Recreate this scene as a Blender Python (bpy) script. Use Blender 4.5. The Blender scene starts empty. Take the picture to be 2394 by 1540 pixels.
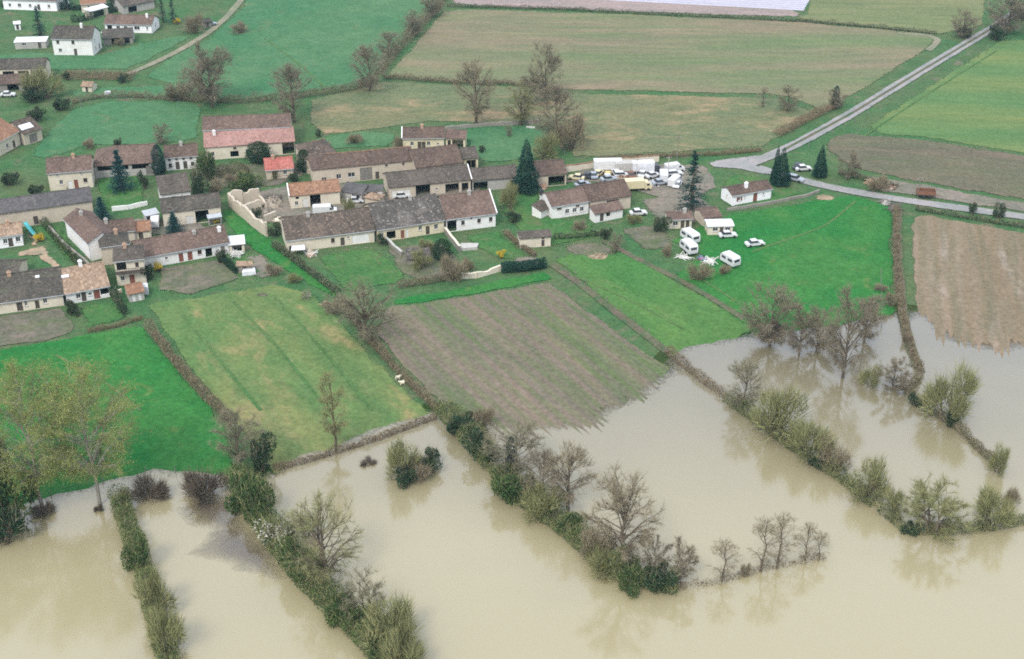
import bpy, math, random
import numpy as np
from mathutils import Vector, noise
from mathutils.geometry import delaunay_2d_cdt

# ------------------------------------------------------------------ camera, sky, light
S = bpy.context.scene
CAM_H, PITCH, FPX, CX, CY = 126.0, math.radians(29.2), 3150.0, 1197.0, 770.0
cam_d = bpy.data.cameras.new("camera")
cam_d.sensor_fit = 'HORIZONTAL'; cam_d.sensor_width = 36.0
cam_d.lens = 36.0 * FPX / 2394.0
cam_d.clip_start = 1.0; cam_d.clip_end = 6000.0
cam = bpy.data.objects.new("camera", cam_d)
S.collection.objects.link(cam)
cam.location = (0, 0, CAM_H)
cam.rotation_euler = (math.pi / 2 - PITCH, 0, 0)
S.camera = cam

SUN_EL, SUN_AZ = math.radians(48), math.radians(205)      # sun behind cloud, south-south-west
w = bpy.data.worlds.new("World"); S.world = w; w.use_nodes = True
nt = w.node_tree; nt.nodes.clear()
out = nt.nodes.new("ShaderNodeOutputWorld"); bg = nt.nodes.new("ShaderNodeBackground")
sky = nt.nodes.new("ShaderNodeTexSky"); sky.sky_type = 'NISHITA'; sky.sun_disc = False
sky.sun_elevation = SUN_EL; sky.sun_rotation = SUN_AZ
sky.air_density = 1.0; sky.dust_density = 4.0; sky.ozone_density = 1.0
cloud = nt.nodes.new("ShaderNodeMixRGB"); cloud.blend_type = 'MIX'     # closed cloud deck over the blue
cloud.inputs[0].default_value = 0.8
# overcast deck: brightness (1 + 2 sin elevation) / 3 of the zenith all round the horizon
tcw = nt.nodes.new("ShaderNodeTexCoord"); sx = nt.nodes.new("ShaderNodeSeparateXYZ"); nt.links.new(tcw.outputs["Generated"], sx.inputs[0])
mx = nt.nodes.new("ShaderNodeMath"); mx.operation = 'MAXIMUM'; mx.inputs[1].default_value = 0.0; nt.links.new(sx.outputs[2], mx.inputs[0])
ma = nt.nodes.new("ShaderNodeMath"); ma.operation = 'MULTIPLY_ADD'; ma.inputs[1].default_value = 2 / 3; ma.inputs[2].default_value = 1 / 3; nt.links.new(mx.outputs[0], ma.inputs[0])
cm = nt.nodes.new("ShaderNodeMixRGB"); cm.blend_type = 'MULTIPLY'; cm.inputs[0].default_value = 1.0; cm.inputs[2].default_value = (9.3, 10.0, 11.6, 1)
nt.links.new(ma.outputs[0], cm.inputs[1]); nt.links.new(cm.outputs[0], cloud.inputs[2])
nt.links.new(sky.outputs[0], cloud.inputs[1]); nt.links.new(cloud.outputs[0], bg.inputs[0])
bg.inputs[1].default_value = 0.12
nt.links.new(bg.outputs[0], out.inputs[0])
sd = bpy.data.lights.new("sun", 'SUN'); sd.energy = 1.35; sd.angle = math.radians(14); sd.color = (1.0, 0.97, 0.93)
so = bpy.data.objects.new("sun", sd); S.collection.objects.link(so)
so.rotation_euler = (math.pi / 2 - SUN_EL, 0, math.pi - SUN_AZ)
S.view_settings.view_transform = 'Standard'; S.view_settings.look = 'None'
S.view_settings.gamma = 1.0; S.view_settings.use_curve_mapping = False
S.view_settings.exposure = 0.84
S.cycles.use_denoising = False
S.cycles.max_bounces = 6; S.cycles.diffuse_bounces = 2; S.cycles.glossy_bounces = 2
S.cycles.transparent_max_bounces = 8; S.cycles.volume_bounces = 0
S.cycles.filter_width = 1.8

COL = S.collection
rnd = random.Random(7)

# ------------------------------------------------------------------ survey: photo readings to ground positions
SP, CP = math.sin(PITCH), math.cos(PITCH)
def ray(u, v):
    a, b = (u - CX) / FPX, (CY - v) / FPX
    return a, CP + b * SP, -SP + b * CP
def at0(u, v, z=0.0):
    dx, dy, dz = ray(u, v); t = (z - CAM_H) / dz
    return (dx * t, dy * t)
def project(x, y, z):
    dz = z - CAM_H
    d = y * CP - dz * SP; up = y * SP + dz * CP
    return CX + FPX * x / d, CY - FPX * up / d
SHORE_PX = [(-900, 1330), (-300, 1240), (0, 1188), (100, 1153), (225, 1121), (300, 1108), (335, 1098), (360, 1086), (420, 1090),
    (480, 1097), (560, 1112), (610, 1112), (640, 1097), (683, 1067), (781, 1033), (867, 1002), (950, 976), (1010, 962),
    (1060, 958), (1120, 966), (1180, 982), (1240, 996), (1300, 996), (1370, 978), (1430, 950), (1480, 920), (1530, 888),
    (1560, 858), (1566, 832), (1590, 812), (1650, 797), (1720, 789), (1790, 774), (1850, 765), (1930, 757), (2010, 742), (2060, 734),
    (2096, 728), (2110, 742), (2124, 742), (2138, 728), (2165, 735), (2190, 760), (2230, 785), (2290, 806), (2330, 808),
    (2394, 796), (2600, 770), (3200, 730)]
SHORE = np.array([at0(u, v) for u, v in SHORE_PX])
LANDPOLY = np.vstack([SHORE, [[3000, SHORE[-1, 1]], [3000, 4000], [-3000, 4000], [-3000, SHORE[0, 1]]]])
def inside_poly(poly, P):
    x, y = P[:, 0], P[:, 1]; c = np.zeros(len(P), bool)
    j = len(poly) - 1
    for i in range(len(poly)):
        xi, yi = poly[i]; xj, yj = poly[j]
        if yi != yj:
            c ^= ((yi > y) != (yj > y)) & (x < (xj - xi) * (y - yi) / (yj - yi) + xi)
        j = i
    return c
def shore_dist(P):
    d = np.full(len(P), 1e9)
    for a, b in zip(SHORE[:-1], SHORE[1:]):
        ab = b - a; t = np.clip(((P - a) @ ab) / (ab @ ab), 0, 1)
        q = a + t[:, None] * ab
        d = np.minimum(d, np.hypot(P[:, 0] - q[:, 0], P[:, 1] - q[:, 1]))
    return np.where(inside_poly(LANDPOLY, P), d, -d)
def terrain_many(P):
    d = shore_dist(P)
    z = np.where(d > 0, 1.25 * (1 - np.exp(-d * 0.028)), np.maximum(d * 0.022, -1.2))
    n = np.array([0.035 * noise.noise((x / 5.0, y / 5.0, 0.3)) + 0.018 * noise.noise((x / 1.6, y / 1.6, 4.1)) for x, y in P])
    return z + n
def terrain(x, y):
    return float(terrain_many(np.array([[x, y]], float))[0])
_at = {}
def at(u, v, h=0.0):
    """ground position (or a point h above the ground) read at u, v"""
    k = (round(u, 1), round(v, 1), h)
    if k not in _at:
        z = 0.0
        for _ in range(3):
            x, y = at0(u, v, z + h); z = max(terrain(x, y), -0.2 if h == 0 else -9)
        _at[k] = (x, y, z)
    return _at[k]
def sheet(x0, y0, k):
    return lambda x, y: ((x0 + x / k) / 1.3839, (y0 + y / k) / 1.3839)
A = sheet(0, 0, 2.9925); B = sheet(0, 300, 2.9925); C = sheet(0, 600, 2.9925); D = sheet(600, 300, 2.9925)
E = sheet(700, 500, 3.4217); F = sheet(1150, 380, 2.9925); G = sheet(1600, 450, 3.4217); H = sheet(2100, 450, 2.9925)

# ------------------------------------------------------------------ materials
MATS = {}
def newmat(name):
    m = bpy.data.materials.new(name); m.use_nodes = True
    t = m.node_tree; b = t.nodes["Principled BSDF"]
    return m, t, b
def N(t, kind, **kw):
    n = t.nodes.new(kind)
    for k, v in kw.items():
        if k.startswith('i_'):
            n.inputs[k[2:].replace('_', ' ')].default_value = v
        else:
            setattr(n, k, v)
    return n
def rgb(c): return (c[0], c[1], c[2], 1)
def ramp(t, fac, stops):
    r = t.nodes.new("ShaderNodeValToRGB")
    e = r.color_ramp.elements
    e[0].position, e[0].color = stops[0][0], rgb(stops[0][1])
    e[1].position, e[1].color = stops[1][0], rgb(stops[1][1])
    for p, c in stops[2:]:
        x = e.new(p); x.color = rgb(c)
    t.links.new(fac, r.inputs[0]); return r.outputs[0]
def mix(t, fac, a, b, mode='MIX'):
    m = t.nodes.new("ShaderNodeMixRGB"); m.blend_type = mode
    for i, s in ((0, fac), (1, a), (2, b)):
        if isinstance(s, (int, float)): m.inputs[i].default_value = s
        elif isinstance(s, tuple): m.inputs[i].default_value = rgb(s)
        else: t.links.new(s, m.inputs[i])
    return m.outputs[0]
def coords(t, rot=0.0, scale=(1, 1, 1)):
    tc = N(t, "ShaderNodeTexCoord"); mp = N(t, "ShaderNodeMapping")
    mp.vector_type = 'TEXTURE'; mp.inputs["Rotation"].default_value = (0, 0, -rot); mp.inputs["Scale"].default_value = tuple(1.0 / s for s in scale)
    t.links.new(tc.outputs["Object"], mp.inputs[0]); return mp.outputs[0]
def tnoise(t, vec, scale, detail=4, rough=0.6, dist=0.0):
    n = N(t, "ShaderNodeTexNoise"); n.inputs["Scale"].default_value = scale
    n.inputs["Detail"].default_value = detail; n.inputs["Roughness"].default_value = rough
    n.inputs["Distortion"].default_value = dist
    t.links.new(vec, n.inputs["Vector"]); return n.outputs["Fac"]
def bump(t, b, h, strength=0.4, dist=0.1):
    n = N(t, "ShaderNodeBump"); n.inputs["Strength"].default_value = strength; n.inputs["Distance"].default_value = dist
    t.links.new(h, n.inputs["Height"]); t.links.new(n.outputs[0], b.inputs["Normal"])
def ground_mat(name, c1, c2, c3=None, rot=0.0, big=0.035, streak=1.0, lines=None, patch=0.5, tuft=0.4):
    """c1/c2 in large drifts (stretched along rot by streak), c3 in patches, tufts on top; lines = (period m, colour, strength)"""
    m, t, b = newmat(name)
    v = coords(t, -rot, (1.0 / streak, 1, 1)); v0 = coords(t)
    col = ramp(t, tnoise(t, v, big, 5, 0.6, 0.4), [(0.36, c1), (0.62, c2)])
    if c3:
        f = ramp(t, tnoise(t, v, big * 3.1, 5, 0.65, 0.6), [(patch, (0, 0, 0)), (patch + 0.16, (1, 1, 1))])
        col = mix(t, f, col, c3)
    if lines:
        per, lc, st = lines
        wv = N(t, "ShaderNodeTexWave", wave_type='BANDS', bands_direction='Y'); wv.inputs["Scale"].default_value = 0.314159 / per * 1.0
        wv.inputs["Distortion"].default_value = 0.5; wv.inputs["Detail"].default_value = 2; wv.inputs["Detail Scale"].default_value = 0.4
        t.links.new(coords(t, -rot), wv.inputs["Vector"])
        br = tnoise(t, coords(t, -rot, (0.12, 1, 1)), 0.25, 3)
        f = mix(t, 1.0, wv.outputs["Fac"], br, 'MULTIPLY')
        f2 = mix(t, 1.0, f, (st * 1.7, st * 1.7, st * 1.7), 'MULTIPLY')
        col = mix(t, f2, col, lc)
    midn = tnoise(t, v, 0.22, 5, 0.7, 0.8)
    col = mix(t, 1.0, col, ramp(t, midn, [(0.28, (0.74, 0.84, 0.8)), (0.72, (1.3, 1.15, 1.15))]), 'MULTIPLY')
    fine = tnoise(t, v0, 1.1, 6, 0.75)
    k = ramp(t, fine, [(0.25, (1 - tuft,) * 3), (0.75, (1 + tuft * 0.9,) * 3)])
    col = mix(t, 1.0, col, k, 'MULTIPLY')
    t.links.new(col, b.inputs["Base Color"]); b.inputs["Roughness"].default_value = 0.95
    b.inputs["Specular IOR Level"].default_value = 0.1
    bump(t, b, fine, 0.5, 0.12)
    MATS[name] = m; return m
def plain(name, c, rough=0.7, var=0.12, scale=2.0, metal=0.0, spec=0.3):
    m, t, b = newmat(name); v = coords(t)
    k = ramp(t, tnoise(t, v, scale, 4), [(0.3, tuple(x * (1 - var) for x in c)), (0.7, tuple(min(1, x * (1 + var)) for x in c))])
    t.links.new(k, b.inputs["Base Color"]); b.inputs["Roughness"].default_value = rough
    b.inputs["Metallic"].default_value = metal; b.inputs["Specular IOR Level"].default_value = spec
    MATS[name] = m; return m
def wall_mat(name, c, stain=(0.25, 0.2, 0.14), amount=0.5):
    m, t, b = newmat(name); v = coords(t)
    f = ramp(t, tnoise(t, v, 0.55, 6, 0.7, 0.5), [(0.42, (0, 0, 0)), (0.8, (amount,) * 3)])
    fine = tnoise(t, v, 3.5, 5, 0.7)
    col = mix(t, f, c, stain)
    col = mix(t, 1.0, col, ramp(t, fine, [(0.25, (0.82,) * 3), (0.75, (1.12,) * 3)]), 'MULTIPLY')
    t.links.new(col, b.inputs["Base Color"]); b.inputs["Roughness"].default_value = 0.92
    b.inputs["Specular IOR Level"].default_value = 0.15
    bump(t, b, fine, 0.35, 0.04); MATS[name] = m; return m
def roof_mat(name, c1, c2, c3, moss=(0.09, 0.1, 0.06), moss_at=0.62, speck=0.5):
    """clay canal tiles: rows down the slope, single tiles lighter or darker, moss patches"""
    m, t, b = newmat(name); v = coords(t)
    vo = N(t, "ShaderNodeTexVoronoi", feature='F1'); vo.inputs["Scale"].default_value = 2.6
    t.links.new(v, vo.inputs["Vector"])
    sep = N(t, "ShaderNodeSeparateColor"); t.links.new(vo.outputs["Color"], sep.inputs[0])
    col = ramp(t, tnoise(t, coords(t, 0, (0.5, 0.25, 0.25)), 0.8, 5, 0.65), [(0.32, c1), (0.68, c2)])
    f = ramp(t, sep.outputs[0], [(1 - speck * 0.5, (0, 0, 0)), (1.0, (0.85,) * 3)])
    col = mix(t, f, col, c3)
    fp = ramp(t, tnoise(t, coords(t, 0, (0.6, 0.35, 0.35)), 0.5, 4, 0.6, 0.3), [(0.56, (0, 0, 0)), (0.66, (0.25,) * 3)])     # re-laid stretches
    col = mix(t, fp, col, c3)
    fm = ramp(t, tnoise(t, coords(t, 0, (0.35, 1, 1)), 0.45, 6, 0.7), [(moss_at, (0, 0, 0)), (moss_at + 0.15, (0.75,) * 3)])
    col = mix(t, fm, col, moss)
    k = ramp(t, sep.outputs[1], [(0.0, (0.78,) * 3), (1.0, (1.2,) * 3)])
    col = mix(t, 1.0, col, k, 'MULTIPLY')
    wv = N(t, "ShaderNodeTexWave", wave_type='BANDS', bands_direction='X'); wv.inputs["Scale"].default_value = 1.25
    wv.inputs["Distortion"].default_value = 0.4; t.links.new(v, wv.inputs["Vector"])
    t.links.new(col, b.inputs["Base Color"]); b.inputs["Roughness"].default_value = 0.9
    b.inputs["Specular IOR Level"].default_value = 0.15
    bump(t, b, wv.outputs["Fac"], 0.35, 0.06); MATS[name] = m; return m
def leaf_mat(name, c1, c2, trans=0.25, scale=0.6):
    m, t, b = newmat(name); v = coords(t)
    col = ramp(t, tnoise(t, v, scale, 3), [(0.35, c1), (0.65, c2)])
    g = N(t, "ShaderNodeNewGeometry")
    k = ramp(t, g.outputs["Random Per Island"], [(0.0, (0.7,) * 3), (1.0, (1.3,) * 3)])
    col = mix(t, 1.0, col, k, 'MULTIPLY')
    t.links.new(col, b.inputs["Base Color"]); b.inputs["Roughness"].default_value = 0.75
    b.inputs["Specular IOR Level"].default_value = 0.15
    if trans:
        tr = N(t, "ShaderNodeBsdfTranslucent"); ms = N(t, "ShaderNodeMixShader"); ms.inputs[0].default_value = trans
        t.links.new(col, tr.inputs[0]); t.links.new(b.outputs[0], ms.inputs[1]); t.links.new(tr.outputs[0], ms.inputs[2])
        t.links.new(ms.outputs[0], t.nodes["Material Output"].inputs[0])
    MATS[name] = m; return m

def feathered(name, amount=1.0):
    """the same cover growing thin and patchy towards the rim of its parcel"""
    key = name + '_thinning'
    if key in MATS: return MATS[key]
    m = MATS[name].copy(); m.name = key; t = m.node_tree
    a = N(t, "ShaderNodeAttribute", attribute_name='rim'); n = tnoise(t, coords(t), 0.55, 6, 0.75)
    s1 = N(t, "ShaderNodeMath", operation='MULTIPLY_ADD'); s1.inputs[1].default_value = 1.7; s1.inputs[2].default_value = -0.95
    t.links.new(a.outputs["Fac"], s1.inputs[0])
    s2 = N(t, "ShaderNodeMath", operation='ADD'); t.links.new(s1.outputs[0], s2.inputs[0]); t.links.new(n, s2.inputs[1])
    mr = N(t, "ShaderNodeMapRange"); soft = name == 'slack_water'
    mr.inputs["From Min"].default_value = -0.5 if soft else -0.08; mr.inputs["From Max"].default_value = 0.8 if soft else 0.12
    t.links.new(s2.outputs[0], mr.inputs[0])
    tr = N(t, "ShaderNodeBsdfTransparent"); ms = N(t, "ShaderNodeMixShader")
    b = t.nodes.get("surface") or t.nodes["Principled BSDF"]
    t.links.new(mr.outputs[0], ms.inputs[0]); t.links.new(tr.outputs[0], ms.inputs[1]); t.links.new(b.outputs[0], ms.inputs[2])
    t.links.new(ms.outputs[0], t.nodes["Material Output"].inputs[0])
    MATS[key] = m; return m
# ground covers
FUR = lambda a, b: (lambda p, q: math.atan2(q[1] - p[1], q[0] - p[0]))(at0(*a), at0(*b))
ROT_MID = FUR((1290, 655), (1560, 850)); ROT_RIGHT = FUR((2230, 560), (2245, 800)); ROT_MEAD = FUR((400, 720), (640, 1000))
ground_mat('village_ground', (0.045, 0.12, 0.042), (0.08, 0.12, 0.05), (0.14, 0.122, 0.08), patch=0.57, big=0.06)
ground_mat('mud', (0.2, 0.16, 0.1), (0.24, 0.19, 0.12))
ground_mat('lawn', (0.04, 0.13, 0.036), (0.065, 0.142, 0.042), (0.1, 0.128, 0.055), patch=0.54, big=0.09)
ground_mat('lush', (0.018, 0.136, 0.028), (0.042, 0.15, 0.034), (0.105, 0.155, 0.045), patch=0.58, big=0.05)
ground_mat('far_meadow', (0.046, 0.142, 0.06), (0.072, 0.158, 0.07), (0.105, 0.152, 0.07), patch=0.58, big=0.03, tuft=0.3)
ground_mat('yellow_meadow', (0.08, 0.16, 0.05), (0.15, 0.178, 0.065), (0.23, 0.2, 0.09), rot=ROT_MEAD, streak=2.0, patch=0.52, big=0.05,
           lines=(9.0, (0.05, 0.13, 0.045), 0.4))
ground_mat('mid_meadow', (0.05, 0.148, 0.038), (0.08, 0.162, 0.044), (0.14, 0.168, 0.06), rot=ROT_MID, streak=2, patch=0.6)
ground_mat('rough_pasture', (0.105, 0.142, 0.07), (0.15, 0.152, 0.078), (0.26, 0.2, 0.115), streak=2.6, patch=0.51, big=0.04)
ground_mat('thin_crop', (0.112, 0.158, 0.07), (0.2, 0.166, 0.106), (0.122, 0.162, 0.072), streak=6.0, rot=-0.03, patch=0.53, big=0.03, tuft=0.3)
ground_mat('pale_crop', (0.125, 0.165, 0.07), (0.155, 0.17, 0.08), (0.18, 0.17, 0.09), streak=6.0, rot=-0.05, patch=0.6, big=0.03, tuft=0.3)
ground_mat('striped_green', (0.075, 0.155, 0.055), (0.1, 0.17, 0.06), (0.065, 0.148, 0.055), rot=-0.12, streak=6.0, big=0.03, tuft=0.3,
           lines=(26.0, (0.22, 0.21, 0.07), 0.35))
ground_mat('stubble', (0.105, 0.112, 0.065), (0.14, 0.114, 0.08), (0.085, 0.112, 0.055), rot=-0.2, streak=4, patch=0.55)
ground_mat('bare_soil', (0.24, 0.195, 0.17), (0.27, 0.22, 0.2), rot=0.0, streak=4)
ground_mat('ploughed', (0.145, 0.122, 0.09), (0.172, 0.14, 0.108), (0.095, 0.138, 0.056), rot=ROT_MID, streak=12, patch=0.5, big=0.06,
           lines=(2.6, (0.10, 0.14, 0.05), 0.5))
ground_mat('pale_plough', (0.175, 0.14, 0.09), (0.215, 0.172, 0.118), (0.28, 0.245, 0.2), rot=ROT_RIGHT, streak=8, patch=0.57, big=0.06,
           lines=(3.0, (0.15, 0.125, 0.07), 0.5))
ground_mat('kitchen_soil', (0.125, 0.115, 0.085), (0.1, 0.12, 0.06), (0.16, 0.14, 0.11), big=0.12)
ground_mat('yard_dirt', (0.2, 0.175, 0.14), (0.15, 0.145, 0.11), (0.08, 0.115, 0.055), big=0.1, patch=0.6)
ground_mat('gravel_tan', (0.32, 0.25, 0.17), (0.27, 0.215, 0.145), big=0.15)
ground_mat('grass_track', (0.17, 0.19, 0.12), (0.23, 0.21, 0.15), big=0.1)
ground_mat('road_chip', (0.235, 0.232, 0.222), (0.275, 0.27, 0.26), big=0.12, tuft=0.2)
ground_mat('verge_brown', (0.125, 0.105, 0.075), (0.1, 0.11, 0.06), (0.055, 0.11, 0.045), big=0.1)
# walls
wall_mat('w_white', (0.8, 0.785, 0.75), (0.42, 0.36, 0.28), 0.35)
wall_mat('w_clean', (0.88, 0.87, 0.86), (0.6, 0.56, 0.5), 0.2)
wall_mat('w_cream', (0.68, 0.61, 0.48), (0.42, 0.35, 0.25), 0.5)
wall_mat('w_yellow', (0.68, 0.6, 0.42), (0.42, 0.35, 0.22), 0.45)
wall_mat('w_pise', (0.55, 0.475, 0.37), (0.35, 0.29, 0.215), 0.55)
wall_mat('w_stone', (0.27, 0.25, 0.21), (0.14, 0.13, 0.105), 0.7)
wall_mat('w_grey', (0.42, 0.40, 0.36), (0.25, 0.23, 0.2), 0.5)
# roofs
roof_mat('r_brown', (0.0823, 0.0581, 0.0451), (0.1083, 0.0748, 0.057), (0.1555, 0.11, 0.0808))
roof_mat('r_greybrown', (0.0749, 0.0639, 0.051), (0.0995, 0.0828, 0.0664), (0.1488, 0.1215, 0.0972), moss_at=0.56)
roof_mat('r_dark', (0.057, 0.052, 0.0423), (0.0798, 0.07, 0.0558), (0.1311, 0.108, 0.0837), moss_at=0.52)
roof_mat('r_pinkbrown', (0.1049, 0.0736, 0.058), (0.1416, 0.0957, 0.0745), (0.194, 0.1343, 0.1035), moss_at=0.62)
roof_mat('r_pink', (0.2736, 0.155, 0.126), (0.3192, 0.18, 0.1485), (0.3648, 0.22, 0.18), moss_at=0.85, speck=0.3)
roof_mat('r_red', (0.3192, 0.1, 0.0765), (0.3648, 0.13, 0.099), (0.4104, 0.17, 0.135), moss_at=0.85, speck=0.3)
roof_mat('r_orange', (0.2508, 0.132, 0.0765), (0.2109, 0.12, 0.0765), (0.3192, 0.19, 0.117), moss_at=0.6)
roof_mat('r_slate', (0.0798, 0.076, 0.0747), (0.1026, 0.094, 0.0891), (0.1368, 0.12, 0.1062), moss_at=0.66, speck=0.3)
roof_mat('r_lichen', (0.0684, 0.0624, 0.0533), (0.0912, 0.08, 0.0677), (0.2371, 0.208, 0.1764), moss_at=0.6, speck=0.35)
roof_mat('r_tan', (0.2736, 0.19, 0.126), (0.2223, 0.155, 0.1062), (0.4104, 0.295, 0.2025), moss_at=0.68, speck=0.75)
roof_mat('r_old', (0.0719, 0.0585, 0.0458), (0.0996, 0.076, 0.0595), (0.2036, 0.152, 0.1129), moss=(0.1368, 0.12, 0.0765), moss_at=0.55, speck=0.5)
plain('sheet_white', (0.66, 0.66, 0.67), 0.5, 0.14, 0.8)
plain('sheet_grey', (0.4, 0.42, 0.43), 0.6, 0.1, 1.0)
plain('plastic', (0.40, 0.39, 0.45), 0.35, 0.08, 0.5)
# details
plain('glass', (0.03, 0.035, 0.04), 0.15, 0.1, 1.0, spec=0.6)
plain('frame_white', (0.7, 0.69, 0.66), 0.6, 0.05); plain('frame_brown', (0.14, 0.08, 0.05), 0.7, 0.15)
plain('wood_red', (0.22, 0.075, 0.05), 0.75, 0.2); plain('wood_grey', (0.2, 0.18, 0.155), 0.85, 0.2)
plain('wood_dark', (0.08, 0.065, 0.05), 0.85, 0.25); plain('wood_white', (0.62, 0.6, 0.55), 0.8, 0.1)
plain('dark_inside', (0.03, 0.028, 0.025), 0.9); plain('concrete', (0.42, 0.4, 0.36), 0.9, 0.15, 1.5)
plain('brick_tan', (0.42, 0.28, 0.19), 0.9, 0.2, 4.0); plain('rubble', (0.30, 0.255, 0.19), 0.95, 0.35, 1.5)
plain('timber_old', (0.13, 0.11, 0.09), 0.9, 0.3, 1.5)
for nme, c in dict(car_white=(0.62, 0.62, 0.61), car_cream=(0.62, 0.54, 0.34), car_grey=(0.32, 0.35, 0.38), car_blue=(0.12, 0.22, 0.36),
                   car_red=(0.4, 0.06, 0.05), car_dark=(0.05, 0.055, 0.06), car_yellow=(0.6, 0.45, 0.16), car_rust=(0.2, 0.09, 0.05), teal=(0.08, 0.42, 0.42)).items():
    plain(nme, c, 0.35, 0.06, 1.5, spec=0.5)
plain('tyre', (0.025, 0.025, 0.025), 0.9); plain('wool', (0.62, 0.56, 0.42), 0.95, 0.15, 6.0); plain('sheep_skin', (0.3, 0.25, 0.18), 0.9)
# plants
leaf_mat('bark', (0.10, 0.08, 0.055), (0.14, 0.112, 0.078), 0); leaf_mat('bark_pale', (0.24, 0.22, 0.18), (0.3, 0.27, 0.22), 0)
leaf_mat('twig_brown', (0.22, 0.185, 0.115), (0.28, 0.235, 0.15), 0); leaf_mat('twig_olive', (0.2, 0.205, 0.085), (0.27, 0.265, 0.12), 0.1)
leaf_mat('twig_grey', (0.175, 0.162, 0.1), (0.235, 0.215, 0.135), 0); leaf_mat('twig_mauve', (0.18, 0.155, 0.10), (0.235, 0.2, 0.135), 0)
leaf_mat('leaf_dark', (0.018, 0.046, 0.022), (0.04, 0.082, 0.03)); leaf_mat('leaf_mid', (0.042, 0.09, 0.028), (0.085, 0.13, 0.036))
leaf_mat('leaf_olive', (0.085, 0.095, 0.035), (0.13, 0.13, 0.05)); leaf_mat('leaf_spring', (0.2, 0.235, 0.07), (0.27, 0.285, 0.09))
leaf_mat('leaf_brown', (0.12, 0.085, 0.05), (0.18, 0.12, 0.07)); leaf_mat('leaf_rust', (0.17, 0.095, 0.05), (0.22, 0.13, 0.07))
leaf_mat('blossom', (0.5, 0.47, 0.40), (0.6, 0.57, 0.5)); leaf_mat('forsythia', (0.62, 0.45, 0.03), (0.7, 0.54, 0.05))
leaf_mat('needle', (0.01, 0.042, 0.034), (0.02, 0.06, 0.042), 0.1); leaf_mat('needle_blue', (0.014, 0.058, 0.055), (0.026, 0.08, 0.072), 0.1)
leaf_mat('thuja', (0.01, 0.046, 0.034), (0.022, 0.068, 0.04), 0.1)

# ------------------------------------------------------------------ mesh helpers
class MB:
    def __init__(s): s.v, s.f = [], []
    def add(s, vs, fs):
        o = len(s.v); s.v += [tuple(p) for p in vs]; s.f += [tuple(i + o for i in f) for f in fs]
    def quad(s, a, b, c, d): s.add((a, b, c, d), ((0, 1, 2, 3),))
    def box(s, x0, y0, z0, x1, y1, z1, top=None):
        tx0, ty0, tx1, ty1 = top or (x0, y0, x1, y1)
        s.add(((x0, y0, z0), (x1, y0, z0), (x1, y1, z0), (x0, y1, z0), (tx0, ty0, z1), (tx1, ty0, z1), (tx1, ty1, z1), (tx0, ty1, z1)),
              ((3, 2, 1, 0), (4, 5, 6, 7), (0, 1, 5, 4), (1, 2, 6, 5), (2, 3, 7, 6), (3, 0, 4, 7)))
    def prism(s, prof, y0, y1):
        """profile in x, z swept along y"""
        n = len(prof)
        vs = [(x, y0, z) for x, z in prof] + [(x, y1, z) for x, z in prof]
        fs = [tuple(range(n)), tuple(range(2 * n - 1, n - 1, -1))] + [(i, i + n, (i + 1) % n + n, (i + 1) % n) for i in range(n)]
        s.add(vs, fs)
    def wheel(s, cx, cy, cz, r, wd, n=12):
        vs = []
        for y in (cy - wd / 2, cy + wd / 2):
            vs += [(cx + r * math.cos(2 * math.pi * i / n), y, cz + r * math.sin(2 * math.pi * i / n)) for i in range(n)]
        s.add(vs, [tuple(range(n)), tuple(range(2 * n - 1, n - 1, -1))] + [(i, i + n, (i + 1) % n + n, (i + 1) % n) for i in range(n)])
    def tube(s, pts, rad, n=5):
        prev = None; o = len(s.v)
        for i, p in enumerate(pts):
            p = Vector(p); q = Vector(pts[min(i + 1, len(pts) - 1)]) - Vector(pts[max(i - 1, 0)])
            q.normalize()
            a = q.cross(Vector((0.31, 0.87, 0.2)));
            if a.length < 1e-3: a = q.cross(Vector((1, 0, 0)))
            a.normalize(); b = q.cross(a)
            for k in range(n):
                t = 2 * math.pi * k / n
                s.v.append(tuple(p + (a * math.cos(t) + b * math.sin(t)) * rad[i]))
            if i:
                for k in range(n):
                    s.f.append((o + (i - 1) * n + k, o + (i - 1) * n + (k + 1) % n, o + i * n + (k + 1) % n, o + i * n + k))
        s.f.append(tuple(o + k for k in range(n - 1, -1, -1))); s.f.append(tuple(o + (len(pts) - 1) * n + k for k in range(n)))
    def blade(s, p, d, w_):
        d = Vector(d); a = d.cross(Vector((rnd.uniform(-1, 1), rnd.uniform(-1, 1), rnd.uniform(-1, 1))))
        if a.length < 1e-4: return
        a.normalize(); a *= w_ / 2; p = Vector(p)
        s.add((p - a, p + a, p + d), ((0, 1, 2),))
    def leaf(s, p, size, up=0.3):
        n = Vector((rnd.gauss(0, 1), rnd.gauss(0, 1), rnd.gauss(0, 1) + up)); n.normalize()
        a = n.cross(Vector((rnd.uniform(-1, 1), rnd.uniform(-1, 1), rnd.uniform(-1, 1)))); a.normalize(); b = n.cross(a)
        p = Vector(p); a *= size * rnd.uniform(0.7, 1.2) / 2; b *= size * rnd.uniform(0.45, 0.8) / 2
        s.add((p - a, p + b, p + a, p - b), ((0, 1, 2, 3),))
    def mesh(s, name, mat, smooth=False):
        m = bpy.data.meshes.new(name); m.from_pydata(s.v, [], s.f)
        m.materials.append(MATS[mat] if isinstance(mat, str) else mat)
        if smooth: m.polygons.foreach_set("use_smooth", [True] * len(m.polygons))
        m.update(); return m
    def build(s, name, mat, parent=None, smooth=False):
        return link(name, s.mesh(name, mat, smooth), parent)
def link(name, mesh, parent=None):
    o = bpy.data.objects.new(name, mesh); COL.objects.link(o)
    if parent: o.parent = parent
    return o
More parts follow.
